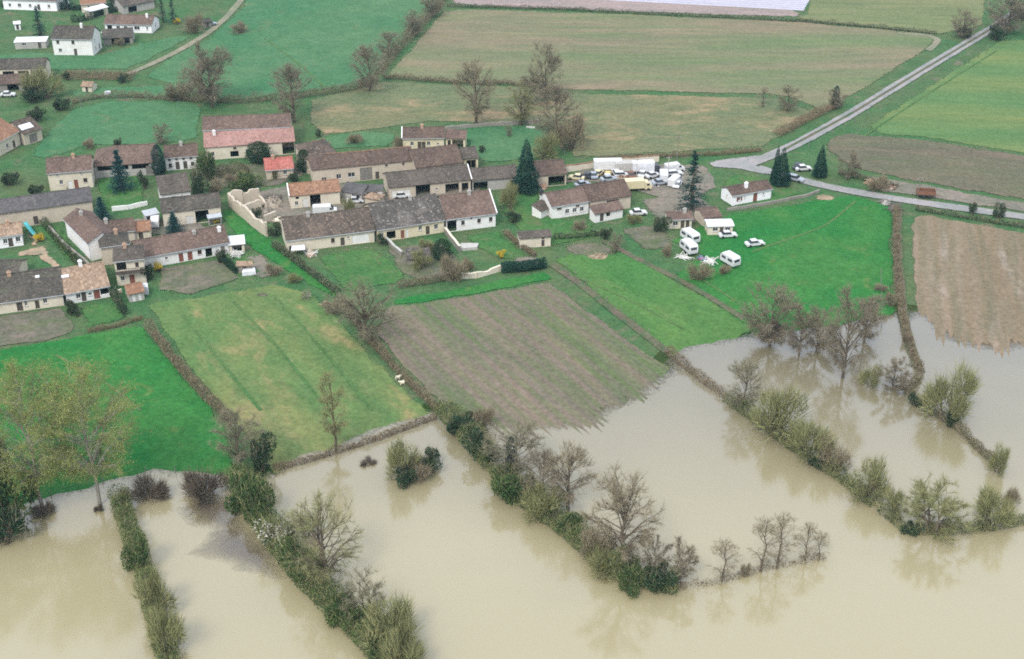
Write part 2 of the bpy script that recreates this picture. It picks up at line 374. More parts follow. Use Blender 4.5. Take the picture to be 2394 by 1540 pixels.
def tag(o, label=None, cat=None, group=None, kind=None):
    if label: o['label'] = label
    if cat: o['category'] = cat
    if group: o['group'] = group
    if kind: o['kind'] = kind
    return o
def empty(name, loc, rz=0, label=None, cat=None, group=None):
    o = bpy.data.objects.new(name, None); COL.objects.link(o); o.empty_display_size = 0.5
    o.location = loc; o.rotation_euler = (0, 0, rz)
    return tag(o, label, cat, group)

# ------------------------------------------------------------------ ground, fields, water
xs = np.unique(np.concatenate([np.linspace(-3000, -260, 14), np.arange(-260, 261, 1.6), np.linspace(260, 3000, 14)]))
ys = np.unique(np.concatenate([np.linspace(-1500, 90, 10), np.arange(90, 480, 1.6), np.linspace(480, 3500, 14)]))
gx, gy = np.meshgrid(xs, ys); P = np.stack([gx.ravel(), gy.ravel()], 1)
gz = terrain_many(P) - 0.10
nx, ny = len(xs), len(ys)
idx = np.arange(nx * ny).reshape(ny, nx)
faces = np.stack([idx[:-1, :-1], idx[:-1, 1:], idx[1:, 1:], idx[1:, :-1]], -1).reshape(-1, 4)
me = bpy.data.meshes.new("ground"); me.from_pydata(np.column_stack([P, gz]).tolist(), [], faces.tolist())
me.materials.append(MATS['village_ground']); me.polygons.foreach_set("use_smooth", [True] * len(me.polygons))
tag(link("ground", me), kind='structure')

def field(name, px, mat, off=0.0, res=2.5, furrow=None, jit=0.5, poly=None, rim=2.2, flat=None):
    """a parcel of ground laid on the terrain; furrow = (direction, period m, height m)"""
    pts = poly or [at(u, v)[:2] for u, v in px]
    r = random.Random(len(pts) * 31 + int(abs(pts[0][0]) * 7))
    ring = []
    for i in range(len(pts)):
        a, b = pts[i], pts[(i + 1) % len(pts)]
        n = max(1, int(math.dist(a, b) / res))
        for k in range(n):
            t = k / n; x = a[0] + (b[0] - a[0]) * t; y = a[1] + (b[1] - a[1]) * t
            ring.append((x + jit * 2 * noise.noise((x / 4, y / 4, 1.0)), y + jit * 2 * noise.noise((x / 4, y / 4, 7.0))))
    rg = np.array(ring); rot = furrow[0] if furrow else 0.0
    ca, sa = math.cos(rot), math.sin(rot)
    lu = rg[:, 0] * ca + rg[:, 1] * sa; lv = -rg[:, 0] * sa + rg[:, 1] * ca
    du, dv = (res * 2.4, res) if furrow else (res, res)
    U, V = np.meshgrid(np.arange(lu.min(), lu.max(), du), np.arange(lv.min(), lv.max(), dv))
    Q = np.stack([(U * ca - V * sa).ravel(), (U * sa + V * ca).ravel()], 1)
    Q = Q[inside_poly(rg, Q)]
    # keep clear of the rim
    keep = np.ones(len(Q), bool)
    for k in range(0, len(Q), 2000):
        dd = ((Q[k:k + 2000, None, :] - rg[None]) ** 2).sum(-1).min(1); keep[k:k + 2000] = dd > (0.35 * res) ** 2
    Q = Q[keep]
    allp = [Vector(p) for p in ring] + [Vector(p) for p in Q.tolist()]
    vo, _, fo, _, _, _ = delaunay_2d_cdt(allp, [], [list(range(len(ring)))], 1, 1e-4)
    Pv = np.array([(p.x, p.y) for p in vo]); z = terrain_many(Pv) + off if flat is None else np.full(len(Pv), flat)
    if furrow:
        lv = -Pv[:, 0] * sa + Pv[:, 1] * ca; lu = Pv[:, 0] * ca + Pv[:, 1] * sa
        wob = np.array([noise.noise((a * 0.06, b * 0.5, 2.2)) for a, b in zip(lu, lv)])
        row = np.array([noise.noise((math.floor(b / furrow[1]) * 3.7, 0.5, 1.0)) for b in lv])
        z = z + furrow[2] * np.cos(2 * math.pi * lv / furrow[1]) * (0.6 + 0.9 * wob) + furrow[2] * (0.9 * wob + 1.1 * row)
    m = bpy.data.meshes.new(name); m.from_pydata(np.column_stack([Pv, z]).tolist(), [], [tuple(f) for f in fo])
    m.materials.append(feathered(mat)); m.polygons.foreach_set("use_smooth", [True] * len(m.polygons))
    dr = np.full(len(Pv), 1e9)
    for a_, b_ in zip(rg, np.roll(rg, -1, 0)):
        ab = b_ - a_; tt = np.clip(((Pv - a_) @ ab) / max(ab @ ab, 1e-9), 0, 1); qq = a_ + tt[:, None] * ab
        dr = np.minimum(dr, np.hypot(Pv[:, 0] - qq[:, 0], Pv[:, 1] - qq[:, 1]))
    at_ = m.attributes.new('rim', 'FLOAT', 'POINT'); at_.data.foreach_set('value', np.minimum(dr / max(rim, res * 0.9), 1.0).astype(np.float32))
    bad = sum(1 for p in m.polygons if p.normal.z < 0)
    if bad > len(m.polygons) / 2: m.flip_normals()
    return tag(link(name, m), kind='structure')

field('meadow', [(330, 180), (395, 130), (480, 90), (560, 15), (600, -60), (1050, -60), (1030, 10), (985, 60), (920, 120), (880, 175), (830, 205), (700, 218), (540, 238), (480, 225)], 'far_meadow', 0.0, 5)
field('meadow', [(60, 365), (110, 300), (170, 250), (250, 235), (440, 232), (475, 245), (470, 330), (330, 340), (210, 340), (110, 375)], 'far_meadow', 0.0, 4)
field('meadow', [(-40, 130), (60, 120), (235, 125), (330, 100), (400, 85), (470, 78), (350, 140), (300, 162), (130, 165), (-40, 150)], 'far_meadow', 0.0, 4)
field('meadow', [(150, 205), (300, 200), (440, 195), (470, 225), (250, 232), (170, 240)], 'far_meadow', 0.0, 4)
field('field', [(1035, 18), (1400, 28), (1860, 48), (2190, 78), (2195, 100), (2060, 190), (1930, 265), (1830, 225), (1500, 215), (1310, 212), (1200, 196), (1000, 190), (895, 178), (930, 140), (990, 70)], 'thin_crop', 0.02, 5)
field('field', [(1840, 45), (1880, 30), (1890, -80), (2320, -80), (2305, 60), (2200, 82)], 'pale_crop', 0.03, 5)
field('field', [(1040, -20), (1400, -6), (1890, 22), (1868, 42), (1500, 30), (1056, 12)], 'bare_soil', 0.03, 5)
field('field', [(1055, -90), (1900, -90), (1880, 24), (1500, 4), (1052, -18)], 'bare_soil', 0.04, 6)
field('pasture', [(720, 232), (890, 188), (1200, 200), (1310, 216), (1500, 218), (1830, 228), (1925, 268), (1830, 318), (1795, 345), (1650, 352), (1400, 368), (1330, 372), (1330, 300), (1120, 290), (1000, 285), (760, 320), (720, 290)], 'rough_pasture', 0.0, 4)
field('meadow', [(1010, 300), (1100, 292), (1290, 290), (1300, 330), (1260, 370), (1120, 385), (1090, 330)], 'far_meadow', 0.03, 3)
field('meadow', [(700, 330), (840, 305), (930, 310), (930, 340), (760, 350)], 'far_meadow', 0.02, 3)
field('field', [(1990, 312), (2330, 92), (2450, 88), (2600, 330), (2394, 362), (2150, 322)], 'striped_green', 0.0, 5)
field('field', [(1935, 318), (1985, 310), (2150, 322), (2394, 362), (2600, 400), (2600, 500), (2394, 470), (2130, 425), (1990, 395), (1925, 350)], 'stubble', 0.02, 4)
field('verge', [(2000, 405), (2130, 425), (2394, 472), (2500, 495), (2500, 520), (2394, 497), (2200, 468), (2060, 448)], 'yard_dirt', 0.05, 2.5)
field('ploughed_field', [(2126, 505), (2150, 498), (2394, 542), (2600, 590), (2600, 930), (2394, 925), (2165, 870), (2140, 760), (2128, 640)], 'pale_plough', 0.02, 0.4, (ROT_RIGHT, 1.3, 0.05))
field('meadow', [(1560, 640), (1640, 600), (1560, 560), (1700, 500), (1890, 468), (1990, 455), (2088, 480), (2092, 600), (2098, 740), (2000, 790), (1780, 800), (1690, 720)], 'lush', 0.02, 2.5)
field('meadow', [(1292, 602), (1420, 566), (1560, 642), (1700, 722), (1770, 768), (1700, 815), (1580, 845), (1430, 725)], 'mid_meadow', 0.02, 2.0)
field('ploughed_field', [(905, 716), (1090, 690), (1285, 655), (1330, 690), (1440, 770), (1575, 862), (1480, 990), (1300, 1050), (1120, 1020), (1030, 950), (930, 850), (865, 770)], 'ploughed', 0.03, 0.36, (ROT_MID, 1.15, 0.055))
field('meadow', [(905, 700), (1100, 668), (1280, 632), (1290, 652), (1100, 690), (915, 716)], 'lush', 0.02, 1.2, rim=1.5)
field('meadow', [(335, 705), (480, 690), (640, 660), (740, 690), (810, 760), (920, 880), (1030, 985), (860, 1050), (650, 1130), (560, 1010), (430, 850)], 'yellow_meadow', 0.02, 2.0)
field('meadow', [(-500, 880), (0, 815), (180, 782), (330, 758), (420, 865), (530, 985), (560, 1140), (300, 1150), (100, 1210), (-500, 1330)], 'lush', 0.02, 2.0)
field('vegetable_plot', [(-20, 735), (150, 718), (190, 772), (100, 800), (-20, 815)], 'kitchen_soil', 0.04, 2)
field('lawn', [(172, 716), (270, 702), (318, 742), (200, 775)], 'lawn', 0.04, 2, rim=4.5)
field('vegetable_plot', [(372, 622), (520, 604), (572, 652), (440, 690), (365, 678)], 'kitchen_soil', 0.04, 2)
field('grass_lane', [(512, 480), (560, 500), (640, 565), (720, 630), (800, 690), (785, 705), (700, 650), (600, 590), (530, 530)], 'lush', 0.03, 1.2, rim=1.4)
field('lawn', [(730, 595), (880, 572), (960, 640), (930, 668), (800, 690), (760, 640)], 'lawn', 0.03, 2, rim=4.5)
field('lawn', [(1070, 548), (1170, 535), (1260, 610), (1160, 610), (1110, 585)], 'lawn', 0.03, 2, rim=4.5)
field('lawn', [(1165, 450), (1270, 440), (1260, 500), (1390, 520), (1410, 555), (1290, 580), (1200, 540), (1170, 500)], 'lawn', 0.02, 2, rim=4.5)
field('lawn', [(222, 400), (335, 395), (350, 480), (225, 500)], 'lawn', 0.03, 2, rim=4.5)
field('lawn', [(1680, 420), (1720, 400), (1800, 415), (1890, 455), (1800, 480), (1690, 490)], 'lawn', 0.03, 2, rim=4.5)
field('yard', [(1290, 430), (1350, 395), (1540, 380), (1660, 385), (1680, 440), (1600, 480), (1500, 450), (1400, 425)], 'yard_dirt', 0.03, 2)
field('yard', [(720, 480), (880, 445), (1160, 425), (1100, 460), (860, 490), (760, 510)], 'yard_dirt', 0.03, 2)
field('yard', [(330, 520), (430, 505), (520, 540), (420, 560), (330, 545)], 'yard_dirt', 0.03, 2)
field('yard', [(545, 462), (660, 432), (790, 425), (890, 430), (880, 470), (700, 520), (620, 525)], 'yard_dirt', 0.04, 2, rim=3)
field('vegetable_plot', [(480, 390), (600, 378), (705, 372), (722, 408), (640, 440), (490, 440)], 'kitchen_soil', 0.03, 2, rim=4)
field('yard', [(170, 528), (330, 505), (430, 520), (330, 560), (230, 570)], 'yard_dirt', 0.04, 2, rim=4)
field('vegetable_plot', [(890, 575), (1040, 560), (1110, 640), (980, 662), (930, 640)], 'kitchen_soil', 0.035, 2, rim=4)
field('vegetable_plot', [(1300, 565), (1420, 560), (1450, 600), (1330, 605)], 'kitchen_soil', 0.035, 2, rim=4)
field('vegetable_plot', [(1430, 530), (1560, 520), (1590, 580), (1500, 590)], 'kitchen_soil', 0.035, 2, rim=5)
field('yard', [(1480, 460), (1640, 450), (1690, 500), (1600, 540), (1520, 510)], 'yard_dirt', 0.04, 2, rim=5)
field('yard', [(1180, 600), (1260, 595), (1290, 625), (1200, 620)], 'yard_dirt', 0.035, 2, rim=3)
field('yard', [(540, 600), (620, 590), (660, 640), (600, 660)], 'yard_dirt', 0.035, 2, rim=4)
field('gravel_path', [(58, 548), (80, 548), (120, 590), (162, 632), (120, 640), (90, 600), (40, 600), (30, 590), (70, 580)], 'gravel_tan', 0.05, 2)
field('lawn', [(55, 535), (150, 515), (195, 610), (165, 630), (110, 570)], 'lawn', 0.03, 2, rim=4.5)
field('lawn', [(360, 640), (372, 690), (440, 695), (600, 660), (640, 640), (560, 560), (530, 600), (590, 650), (450, 690)], 'lawn', 0.03, 2, rim=4.5)

def ribbon(name, px, width, mat, off=0.06, step=2.0, rims=(0.12, 0.9, 1.0, 0.9, 0.12)):
    pts = [Vector(at(u, v)[:2]) for u, v in px]
    dens = []
    for a, b in zip(pts[:-1], pts[1:]):
        n = max(1, int((b - a).length / step)); dens += [a.lerp(b, k / n) for k in range(n)]
    dens.append(pts[-1])
    for _ in range(6):
        dens = [dens[0]] + [(dens[i - 1] + dens[i] * 2 + dens[i + 1]) / 4 for i in range(1, len(dens) - 1)] + [dens[-1]]
    m = MB(); vs = []
    for i, p in enumerate(dens):
        d = (dens[min(i + 1, len(dens) - 1)] - dens[max(i - 1, 0)]).normalized(); nrm = Vector((-d.y, d.x))
        wd = width * (1 + 0.12 * noise.noise((p.x / 6, p.y / 6, 3)))
        for k in range(5):
            q = p + nrm * wd * 1.25 * (k / 4 - 0.5); vs.append((q.x, q.y, terrain(q.x, q.y) + off))
    fs = [(i * 5 + k, i * 5 + k + 1, i * 5 + k + 6, i * 5 + k + 5) for i in range(len(dens) - 1) for k in range(4)]
    m.add(vs, fs)
    o = m.build(name, feathered(mat), smooth=True)
    o.data.attributes.new('rim', 'FLOAT', 'POINT').data.foreach_set('value', list(rims) * len(dens))
    return tag(o, kind='structure')
ribbon('road', [(2600, 530), (2394, 507), (2250, 487), (2080, 463), (1920, 434), (1840, 412), (1770, 392)], 2.9, 'road_chip', 0.09)
ribbon('road', [(1740, 388), (1800, 365), (1880, 328), (1990, 266), (2150, 168), (2310, 72), (2420, 0), (2560, -90)], 3.1, 'road_chip', 0.10)
ribbon('road_centre_strip', [(1830, 352), (1990, 266), (2150, 168), (2310, 72), (2420, 0), (2560, -90)], 0.8, 'verge_brown', 0.13)
field('road_junction', [(1648, 378), (1760, 362), (1810, 356), (1800, 375), (1770, 385), (1800, 398), (1850, 414), (1780, 408), (1720, 396), (1665, 392)], 'road_chip', 0.08, 2, jit=0.2)
ribbon('dirt_track', [(300, 172), (360, 148), (430, 112), (490, 75), (530, 40), (560, 5), (590, -40)], 2.0, 'grass_track', 0.07)
ribbon('field_track', [(2170, 118), (2200, 92), (2195, 84), (2100, 78)], 1.8, 'grass_track', 0.07)
ribbon('path', [(1290, 618), (1340, 650), (1440, 730), (1560, 822)], 1.6, 'verge_brown', 0.06)
ribbon('path', [(1410, 562), (1520, 620), (1620, 670), (1740, 745)], 1.4, 'verge_brown', 0.06)
ribbon('earth_bank', [(2098, 490), (2098, 600), (2106, 700), (2120, 790), (2150, 872)], 1.7, 'verge_brown', 0.35)

ground_mat('trodden', (0.06, 0.135, 0.042), (0.085, 0.14, 0.048))
for px in ([(425, 735), (520, 850), (610, 960)], [(545, 705), (640, 800), (760, 950)], [(640, 690), (740, 800), (870, 960)], [(1760, 588), (1840, 560), (1930, 530), (2000, 470)],
           [(1620, 640), (1700, 690), (1780, 745)], [(130, 830), (230, 880), (330, 960)], [(2020, 318), (2160, 225), (2330, 118)], [(1330, 640), (1450, 690), (1600, 770)], [(620, 90), (700, 150), (760, 205)]):
    ribbon('wheel_track', px, 0.7, 'trodden', 0.07, rims=[0.0, 0.42, 0.5, 0.42, 0.0])

# flood water
m, t, b = newmat('flood_water')
v = coords(t)
# silt ramp: paler to the south, darker to the north, wavering with noise
sp = N(t, "ShaderNodeSeparateXYZ"); t.links.new(v, sp.inputs[0])
sw = N(t, "ShaderNodeMath", operation='MULTIPLY_ADD'); sw.inputs[1].default_value = 55.0; t.links.new(tnoise(t, coords(t, 0.5, (0.5, 1, 1)), 0.016, 4, 0.55, 0.8), sw.inputs[0]); t.links.new(sp.outputs[1], sw.inputs[2])
sr = N(t, "ShaderNodeMapRange"); sr.inputs["From Min"].default_value = 178; sr.inputs["From Max"].default_value = 250; t.links.new(sw.outputs[0], sr.inputs[0])
water_tone = ramp(t, sr.outputs[0], [(0.0, (0.325, 0.282, 0.16)), (1.0, (0.162, 0.142, 0.088))])
rip = mix(t, 0.45, tnoise(t, coords(t, 0.3, (1, 0.6, 1)), 0.9, 3, 0.5), tnoise(t, v, 3.2, 2, 0.5))
calm = ramp(t, tnoise(t, v, 0.03, 3, 0.5, 0.5), [(0.4, (0.25,) * 3), (0.62, (1,) * 3)])
rip = mix(t, 1.0, rip, calm, 'MULTIPLY')
bp = N(t, "ShaderNodeBump"); bp.inputs["Strength"].default_value = 0.1; bp.inputs["Distance"].default_value = 0.12; t.links.new(rip, bp.inputs["Height"])
df = N(t, "ShaderNodeBsdfDiffuse"); df.name = 'silt'; t.links.new(water_tone, df.inputs["Color"])
gl = N(t, "ShaderNodeBsdfGlossy"); gl.inputs["Roughness"].default_value = 0.09; t.links.new(bp.outputs[0], gl.inputs["Normal"])
fn = N(t, "ShaderNodeFresnel"); fn.inputs["IOR"].default_value = 1.33; t.links.new(bp.outputs[0], fn.inputs["Normal"])
k2 = N(t, "ShaderNodeMath", operation='MULTIPLY', use_clamp=True); k2.inputs[1].default_value = 3.8; t.links.new(fn.outputs[0], k2.inputs[0])
ms = N(t, "ShaderNodeMixShader"); ms.name = 'surface'; t.links.new(k2.outputs[0], ms.inputs[0]); t.links.new(df.outputs[0], ms.inputs[1]); t.links.new(gl.outputs[0], ms.inputs[2])
# drowned grass and soil show through the shallowest margin
ad = N(t, "ShaderNodeAttribute", attribute_name='depth'); nz = tnoise(t, v, 1.3, 5, 0.75)
dm = N(t, "ShaderNodeMath", operation='MULTIPLY_ADD'); dm.inputs[1].default_value = 0.16; t.links.new(nz, dm.inputs[0]); t.links.new(ad.outputs["Fac"], dm.inputs[2])
op = N(t, "ShaderNodeMapRange"); op.inputs["From Min"].default_value = 0.06; op.inputs["From Max"].default_value = 0.13; t.links.new(dm.outputs[0], op.inputs[0])
tp_ = N(t, "ShaderNodeBsdfTransparent"); tp_.inputs[0].default_value = (0.75, 0.72, 0.62, 1); mo = N(t, "ShaderNodeMixShader"); mo.name = 'edge'
t.links.new(op.outputs[0], mo.inputs[0]); t.links.new(tp_.outputs[0], mo.inputs[1]); t.links.new(ms.outputs[0], mo.inputs[2])
t.links.new(mo.outputs[0], t.nodes["Material Output"].inputs[0])
MATS['flood_water'] = m
wx = np.unique(np.concatenate([[-3000, -600], np.arange(-130, 150, 1.0), [600, 3000]])); wy = np.unique(np.concatenate([[-1500, -200], np.arange(125, 300, 1.0), [420]]))
gx, gy = np.meshgrid(wx, wy); P = np.stack([gx.ravel(), gy.ravel()], 1); idx = np.arange(len(P)).reshape(len(wy), len(wx))
me = bpy.data.meshes.new('flood_water'); me.from_pydata(np.column_stack([P, np.zeros(len(P))]).tolist(), [], np.stack([idx[:-1, :-1], idx[:-1, 1:], idx[1:, 1:], idx[1:, :-1]], -1).reshape(-1, 4).tolist())
me.materials.append(m); me.attributes.new('depth', 'FLOAT', 'POINT').data.foreach_set('value', (-terrain_many(P)).astype(np.float32))
tag(link('flood_water', me), kind='structure')
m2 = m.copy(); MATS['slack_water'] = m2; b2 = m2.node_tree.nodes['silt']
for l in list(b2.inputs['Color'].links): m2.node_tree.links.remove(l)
b2.inputs['Color'].default_value = (0.12, 0.095, 0.068, 1)  # darker reflection of the calm patch, painted into the water's colour
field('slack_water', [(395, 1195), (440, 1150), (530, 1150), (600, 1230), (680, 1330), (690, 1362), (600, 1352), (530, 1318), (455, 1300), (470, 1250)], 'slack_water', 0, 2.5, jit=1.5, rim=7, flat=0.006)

# ------------------------------------------------------------------ plants
def ell_point(r, rx, rz, cz, shell=0.5):
    while True:
        p = Vector((r.uniform(-1, 1), r.uniform(-1, 1), r.uniform(-1, 1)))
        if shell < p.length <= 1: return Vector((p.x * rx, p.y * rx, cz + p.z * rz))
def gen_bare(seed, Ht, spread, base, n1=14, n2=7, n3=16, tw=0.05, tl=1.1, r0=0.35, lead=0.8, lean=0.25, leaf=0, leaf_size=0.2, stems=1):
    """trunk and limbs in one mesh, twigs in another, leaves in a third"""
    r = random.Random(seed); rnd.seed(seed)
    tr, tg, lf = MB(), MB(), MB()
    cz, rz = Ht * (1 + base) / 2, Ht * (1 - base) / 2
    for st in range(stems):
        off = Vector((0, 0, 0)) if stems == 1 else Vector((r.uniform(-0.12, 0.12) * spread, r.uniform(-0.12, 0.12) * spread, 0))
        top = off * 3 + Vector((r.uniform(-0.05, 0.05) * spread, r.uniform(-0.05, 0.05) * spread, Ht * lead))
        tp = [off + (top - off) * k / 6 + Vector((r.gauss(0, 0.02), r.gauss(0, 0.02), 0)) * Ht * (0.4 if 0 < k else 0) for k in range(7)]
        tp[0] = tp[0] - Vector((0, 0, 0.6))
        tr.tube(tp, [r0 * (1.25 if k == 0 else 1 - 0.13 * k) for k in range(7)], 7)
        for i in range(n1 // stems):
            tgt = ell_point(r, spread, rz, cz, 0.72)
            f = max(base * 0.75, min(0.92 * lead, (tgt.z / Ht) - lean * r.uniform(0.5, 1.3)))
            k = f / lead * 6; i0 = min(5, int(k)); s = tp[i0].lerp(tp[i0 + 1], k - i0)
            mid = s.lerp(tgt, 0.5) + Vector((0, 0, 0.06 * Ht * r.uniform(0.2, 1.0)))
            path = [s, s.lerp(mid, 0.55), mid, mid.lerp(tgt, 0.5) + Vector((r.gauss(0, .03), r.gauss(0, .03), r.gauss(0, .03))) * Ht * 0.3, tgt]
            rr = r0 * 0.36 * (1 - 0.5 * f)
            tr.tube(path, [rr, rr * 0.75, rr * 0.55, rr * 0.35, rr * 0.15], 4)
            for j in range(n2):
                t = r.uniform(0.25, 1.0) * 3.999; a = path[int(t)].lerp(path[int(t) + 1], t - int(t))
                d = Vector((a.x, a.y, (a.z - cz) * 0.8 + 0.15 * Ht)); d.normalize()
                d = d + Vector((r.gauss(0, .6), r.gauss(0, .6), r.gauss(0, .5))); d.normalize()
                ln = r.uniform(0.08, 0.2) * Ht
                e = a + d * ln
                q = Vector((e.x / spread, e.y / spread, (e.z - cz) / rz))
                if q.length > 1.08: e = a + (e - a) * 0.5
                tr.tube([a, a.lerp(e, 0.5) + Vector((0, 0, 0.03 * ln)), e], [rr * 0.35, rr * 0.22, rr * 0.08], 3)
                for n in range(n3):
                    p = a.lerp(e, r.uniform(0.2, 1.0)); dd = d * 0.5 + Vector((r.gauss(0, .6), r.gauss(0, .6), r.gauss(0.25, .5)))
                    dd.normalize(); l2 = tl * r.uniform(0.5, 1.25)
                    tg.blade(p, dd * l2, tw * 0.8 * r.uniform(0.7, 1.2))
                    tg.blade(p, (dd + Vector((r.gauss(0, .5), r.gauss(0, .5), r.gauss(0, .4)))) * l2 * 0.6, tw * 0.6)
                    for q_ in range(leaf):
                        lf.leaf(p + dd * l2 * r.uniform(0.2, 1.1) + Vector((r.gauss(0, .15), r.gauss(0, .15), r.gauss(0, .15))), leaf_size)
    return tr, tg, lf
def gen_bush(seed, wd, Ht, twigs=700, leaves=900, leaf_size=0.24, tw=0.05, tl=0.8, lobes=9):
    r = random.Random(seed); rnd.seed(seed)
    st, tg, lf = MB(), MB(), MB()
    lob = [(Vector((r.uniform(-.1, .1) * wd, r.uniform(-.1, .1) * wd, Ht * 0.38)), 0.62 * wd / 2, Ht * 0.38)]
    for i in range(lobes):
        a = r.uniform(0, 6.28); q = r.uniform(0.3, 0.8) * wd / 2
        lob.append((Vector((math.cos(a) * q, math.sin(a) * q, Ht * r.uniform(0.2, 0.7))), wd * r.uniform(0.11, 0.26), Ht * r.uniform(0.14, 0.32)))
    for i in range(16):
        c, rx, rz = r.choice(lob); e = c + Vector((r.uniform(-1, 1) * rx, r.uniform(-1, 1) * rx, r.uniform(0.2, 1) * rz)) * 0.8
        s = Vector((r.gauss(0, .07) * wd, r.gauss(0, .07) * wd, -0.5))
        st.tube([s, s.lerp(e, 0.5) + Vector((0, 0, .06 * Ht)), e], [0.07, 0.05, 0.015], 4)
    for i in range(twigs):
        c, rx, rz = r.choice(lob); p = ell_point(r, rx, rz, 0, 0.3) + c
        d = Vector((p.x * 0.7, p.y * 0.7, (p.z - Ht * 0.2) * 1.1 + 0.3)); d.normalize(); d = d + Vector((r.gauss(0, .4), r.gauss(0, .4), r.gauss(.1, .4))); d.normalize()
        if p.z > 0.05: tg.blade(p, d * tl * r.uniform(0.5, 1.3), tw)
    for i in range(leaves):
        c, rx, rz = r.choice(lob); p = ell_point(r, rx, rz, 0, 0.55) + c
        if p.z > 0.05: lf.leaf(p, leaf_size)
    return st, tg, lf
def gen_spruce(seed, Ht, wd, tiers=26, per=13, droop=0.25, dens=9, gap=0.0, sz=0.34, point=1.0):
    r = random.Random(seed); rnd.seed(seed)
    tr, fo = MB(), MB()
    tr.tube([(0, 0, -0.5), (0, 0, Ht * 0.5), (0, 0, Ht * 0.97)], [0.022 * Ht, 0.012 * Ht, 0.02], 6)
    for k in range(tiers):
        f = (k + 0.5) / tiers; z = Ht * (0.05 + 0.94 * f); R = wd / 2 * (1 - f) ** point * r.uniform(0.85, 1.1) + 0.08
        for j in range(max(4, int(per * (1 - 0.6 * f)))):
            a = r.uniform(0, 6.283); rr = R * r.uniform(0.7, 1.08)
            if r.random() < gap: continue
            d = Vector((math.cos(a), math.sin(a), 0))
            for n in range(dens):
                s = (n + r.random()) / dens
                p = d * rr * s + Vector((0, 0, z - droop * rr * s * s + 0.1 * rr * (s > 0.85))) + Vector((r.gauss(0, .12), r.gauss(0, .12), r.gauss(0, .08)))
                fo.leaf(p, sz * (1.1 - 0.35 * s), 1.2)
                fo.blade(p, Vector((d.x * 0.5, d.y * 0.5, r.uniform(-0.2, 0.15))) * sz * 1.6, sz * 0.45)
    return tr, fo
def gen_dense(seed, Ht, wd, n=3400, sz=0.3, shape='cone'):
    """clipped-looking dense conifer: leaves in a lumpy shell"""
    r = random.Random(seed); rnd.seed(seed)
    tr, fo = MB(), MB()
    tr.tube([(0, 0, -0.5), (0, 0, Ht * 0.6), (0, 0, Ht * 0.93)], [0.16, 0.1, 0.02], 6)
    for i in range(n):
        f = 1 - math.sqrt(r.random()) if shape == 'cone' else r.random(); a = r.uniform(0, 6.283)
        if shape == 'cone': R = wd / 2 * ((1 - f) ** 0.75) * min(1, (f + 0.05) * 9)
        elif shape == 'column': R = wd / 2 * min(1, (1 - f) * 3.5) ** 0.6 * (0.8 + 0.2 * min(1, f * 6))
        else: R = wd / 2 * math.sqrt(max(0, 1 - (2 * f - 1) ** 2)) + 0.1
        R *= 1 + 0.42 * noise.noise((math.cos(a) * 1.9, math.sin(a) * 1.9, f * Ht * 0.7 + seed)) + 0.2 * noise.noise((a * 2.5, f * Ht * 2.1, seed))
        q = R * (1 - 0.45 * r.random() ** 2)
        fo.leaf((math.cos(a) * q, math.sin(a) * q, f * Ht), sz * (1.1 - 0.4 * f), 0.2)
    return tr, fo
PLANTS = {}
def proto(kind, Ht, parts):
    PLANTS[kind] = (Ht, [(n, mb.mesh(kind + '_' + n, mt)) for n, mb, mt in parts if mb.f])
t_ = gen_bare(11, 16, 5.9, 0.18, 38, 10, 13, 0.055, 1.2, 0.42, 0.72, 0.3); proto('oak', 16, (('trunk', t_[0], 'bark'), ('crown', t_[1], 'twig_brown')))
t_ = gen_bare(12, 16, 6.0, 0.14, 40, 10, 13, 0.055, 1.2, 0.4, 0.6, 0.35, stems=2); proto('oak_olive', 16, (('trunk', t_[0], 'bark'), ('crown', t_[1], 'twig_olive')))
t_ = gen_bare(13, 12, 5.0, 0.12, 42, 10, 12, 0.055, 1.1, 0.24, 0.7, 0.35); proto('round_bare', 12, (('trunk', t_[0], 'bark'), ('crown', t_[1], 'twig_mauve')))
t_ = gen_bare(14, 12, 4.8, 0.1, 40, 10, 13, 0.055, 1.1, 0.22, 0.75, 0.35, stems=2); proto('field_tree', 12, (('trunk', t_[0], 'bark'), ('crown', t_[1], 'twig_grey')))
t_ = gen_bare(15, 11, 2.3, 0.14, 30, 5, 8, 0.05, 0.8, 0.16, 0.97, 0.16); proto('alder', 11, (('trunk', t_[0], 'bark'), ('crown', t_[1], 'twig_brown')))
t_ = gen_bare(16, 14, 2.0, 0.25, 26, 6, 18, 0.045, 0.9, 0.2, 0.97, 0.2); proto('thin_poplar', 14, (('trunk', t_[0], 'bark'), ('crown', t_[1], 'twig_olive')))
t_ = gen_bare(17, 22, 6.4, 0.3, 60, 9, 11, 0.04, 1.3, 0.22, 0.95, 0.3, leaf=3, leaf_size=0.18); proto('spring_poplar', 22, (('trunk', t_[0], 'bark_pale'), ('crown', t_[1], 'leaf_spring'), ('leaves', t_[2], 'leaf_spring')))
t_ = gen_bare(18, 8, 4.8, 0.12, 30, 8, 9, 0.05, 1.2, 0.34, 0.4, 0.3); proto('willow', 8, (('trunk', t_[0], 'bark'), ('crown', t_[1], 'twig_grey')))
t_ = gen_bare(19, 6, 3.8, 0.08, 30, 9, 20, 0.045, 0.8, 0.2, 0.5, 0.35, stems=3); proto('spread_willow', 6, (('trunk', t_[0], 'bark'), ('crown', t_[1], 'twig_olive')))
t_ = gen_bare(20, 7, 3.2, 0.1, 24, 9, 20, 0.045, 0.7, 0.16, 0.6, 0.35); proto('orchard_tree', 7, (('trunk', t_[0], 'bark'), ('crown', t_[1], 'twig_mauve')))
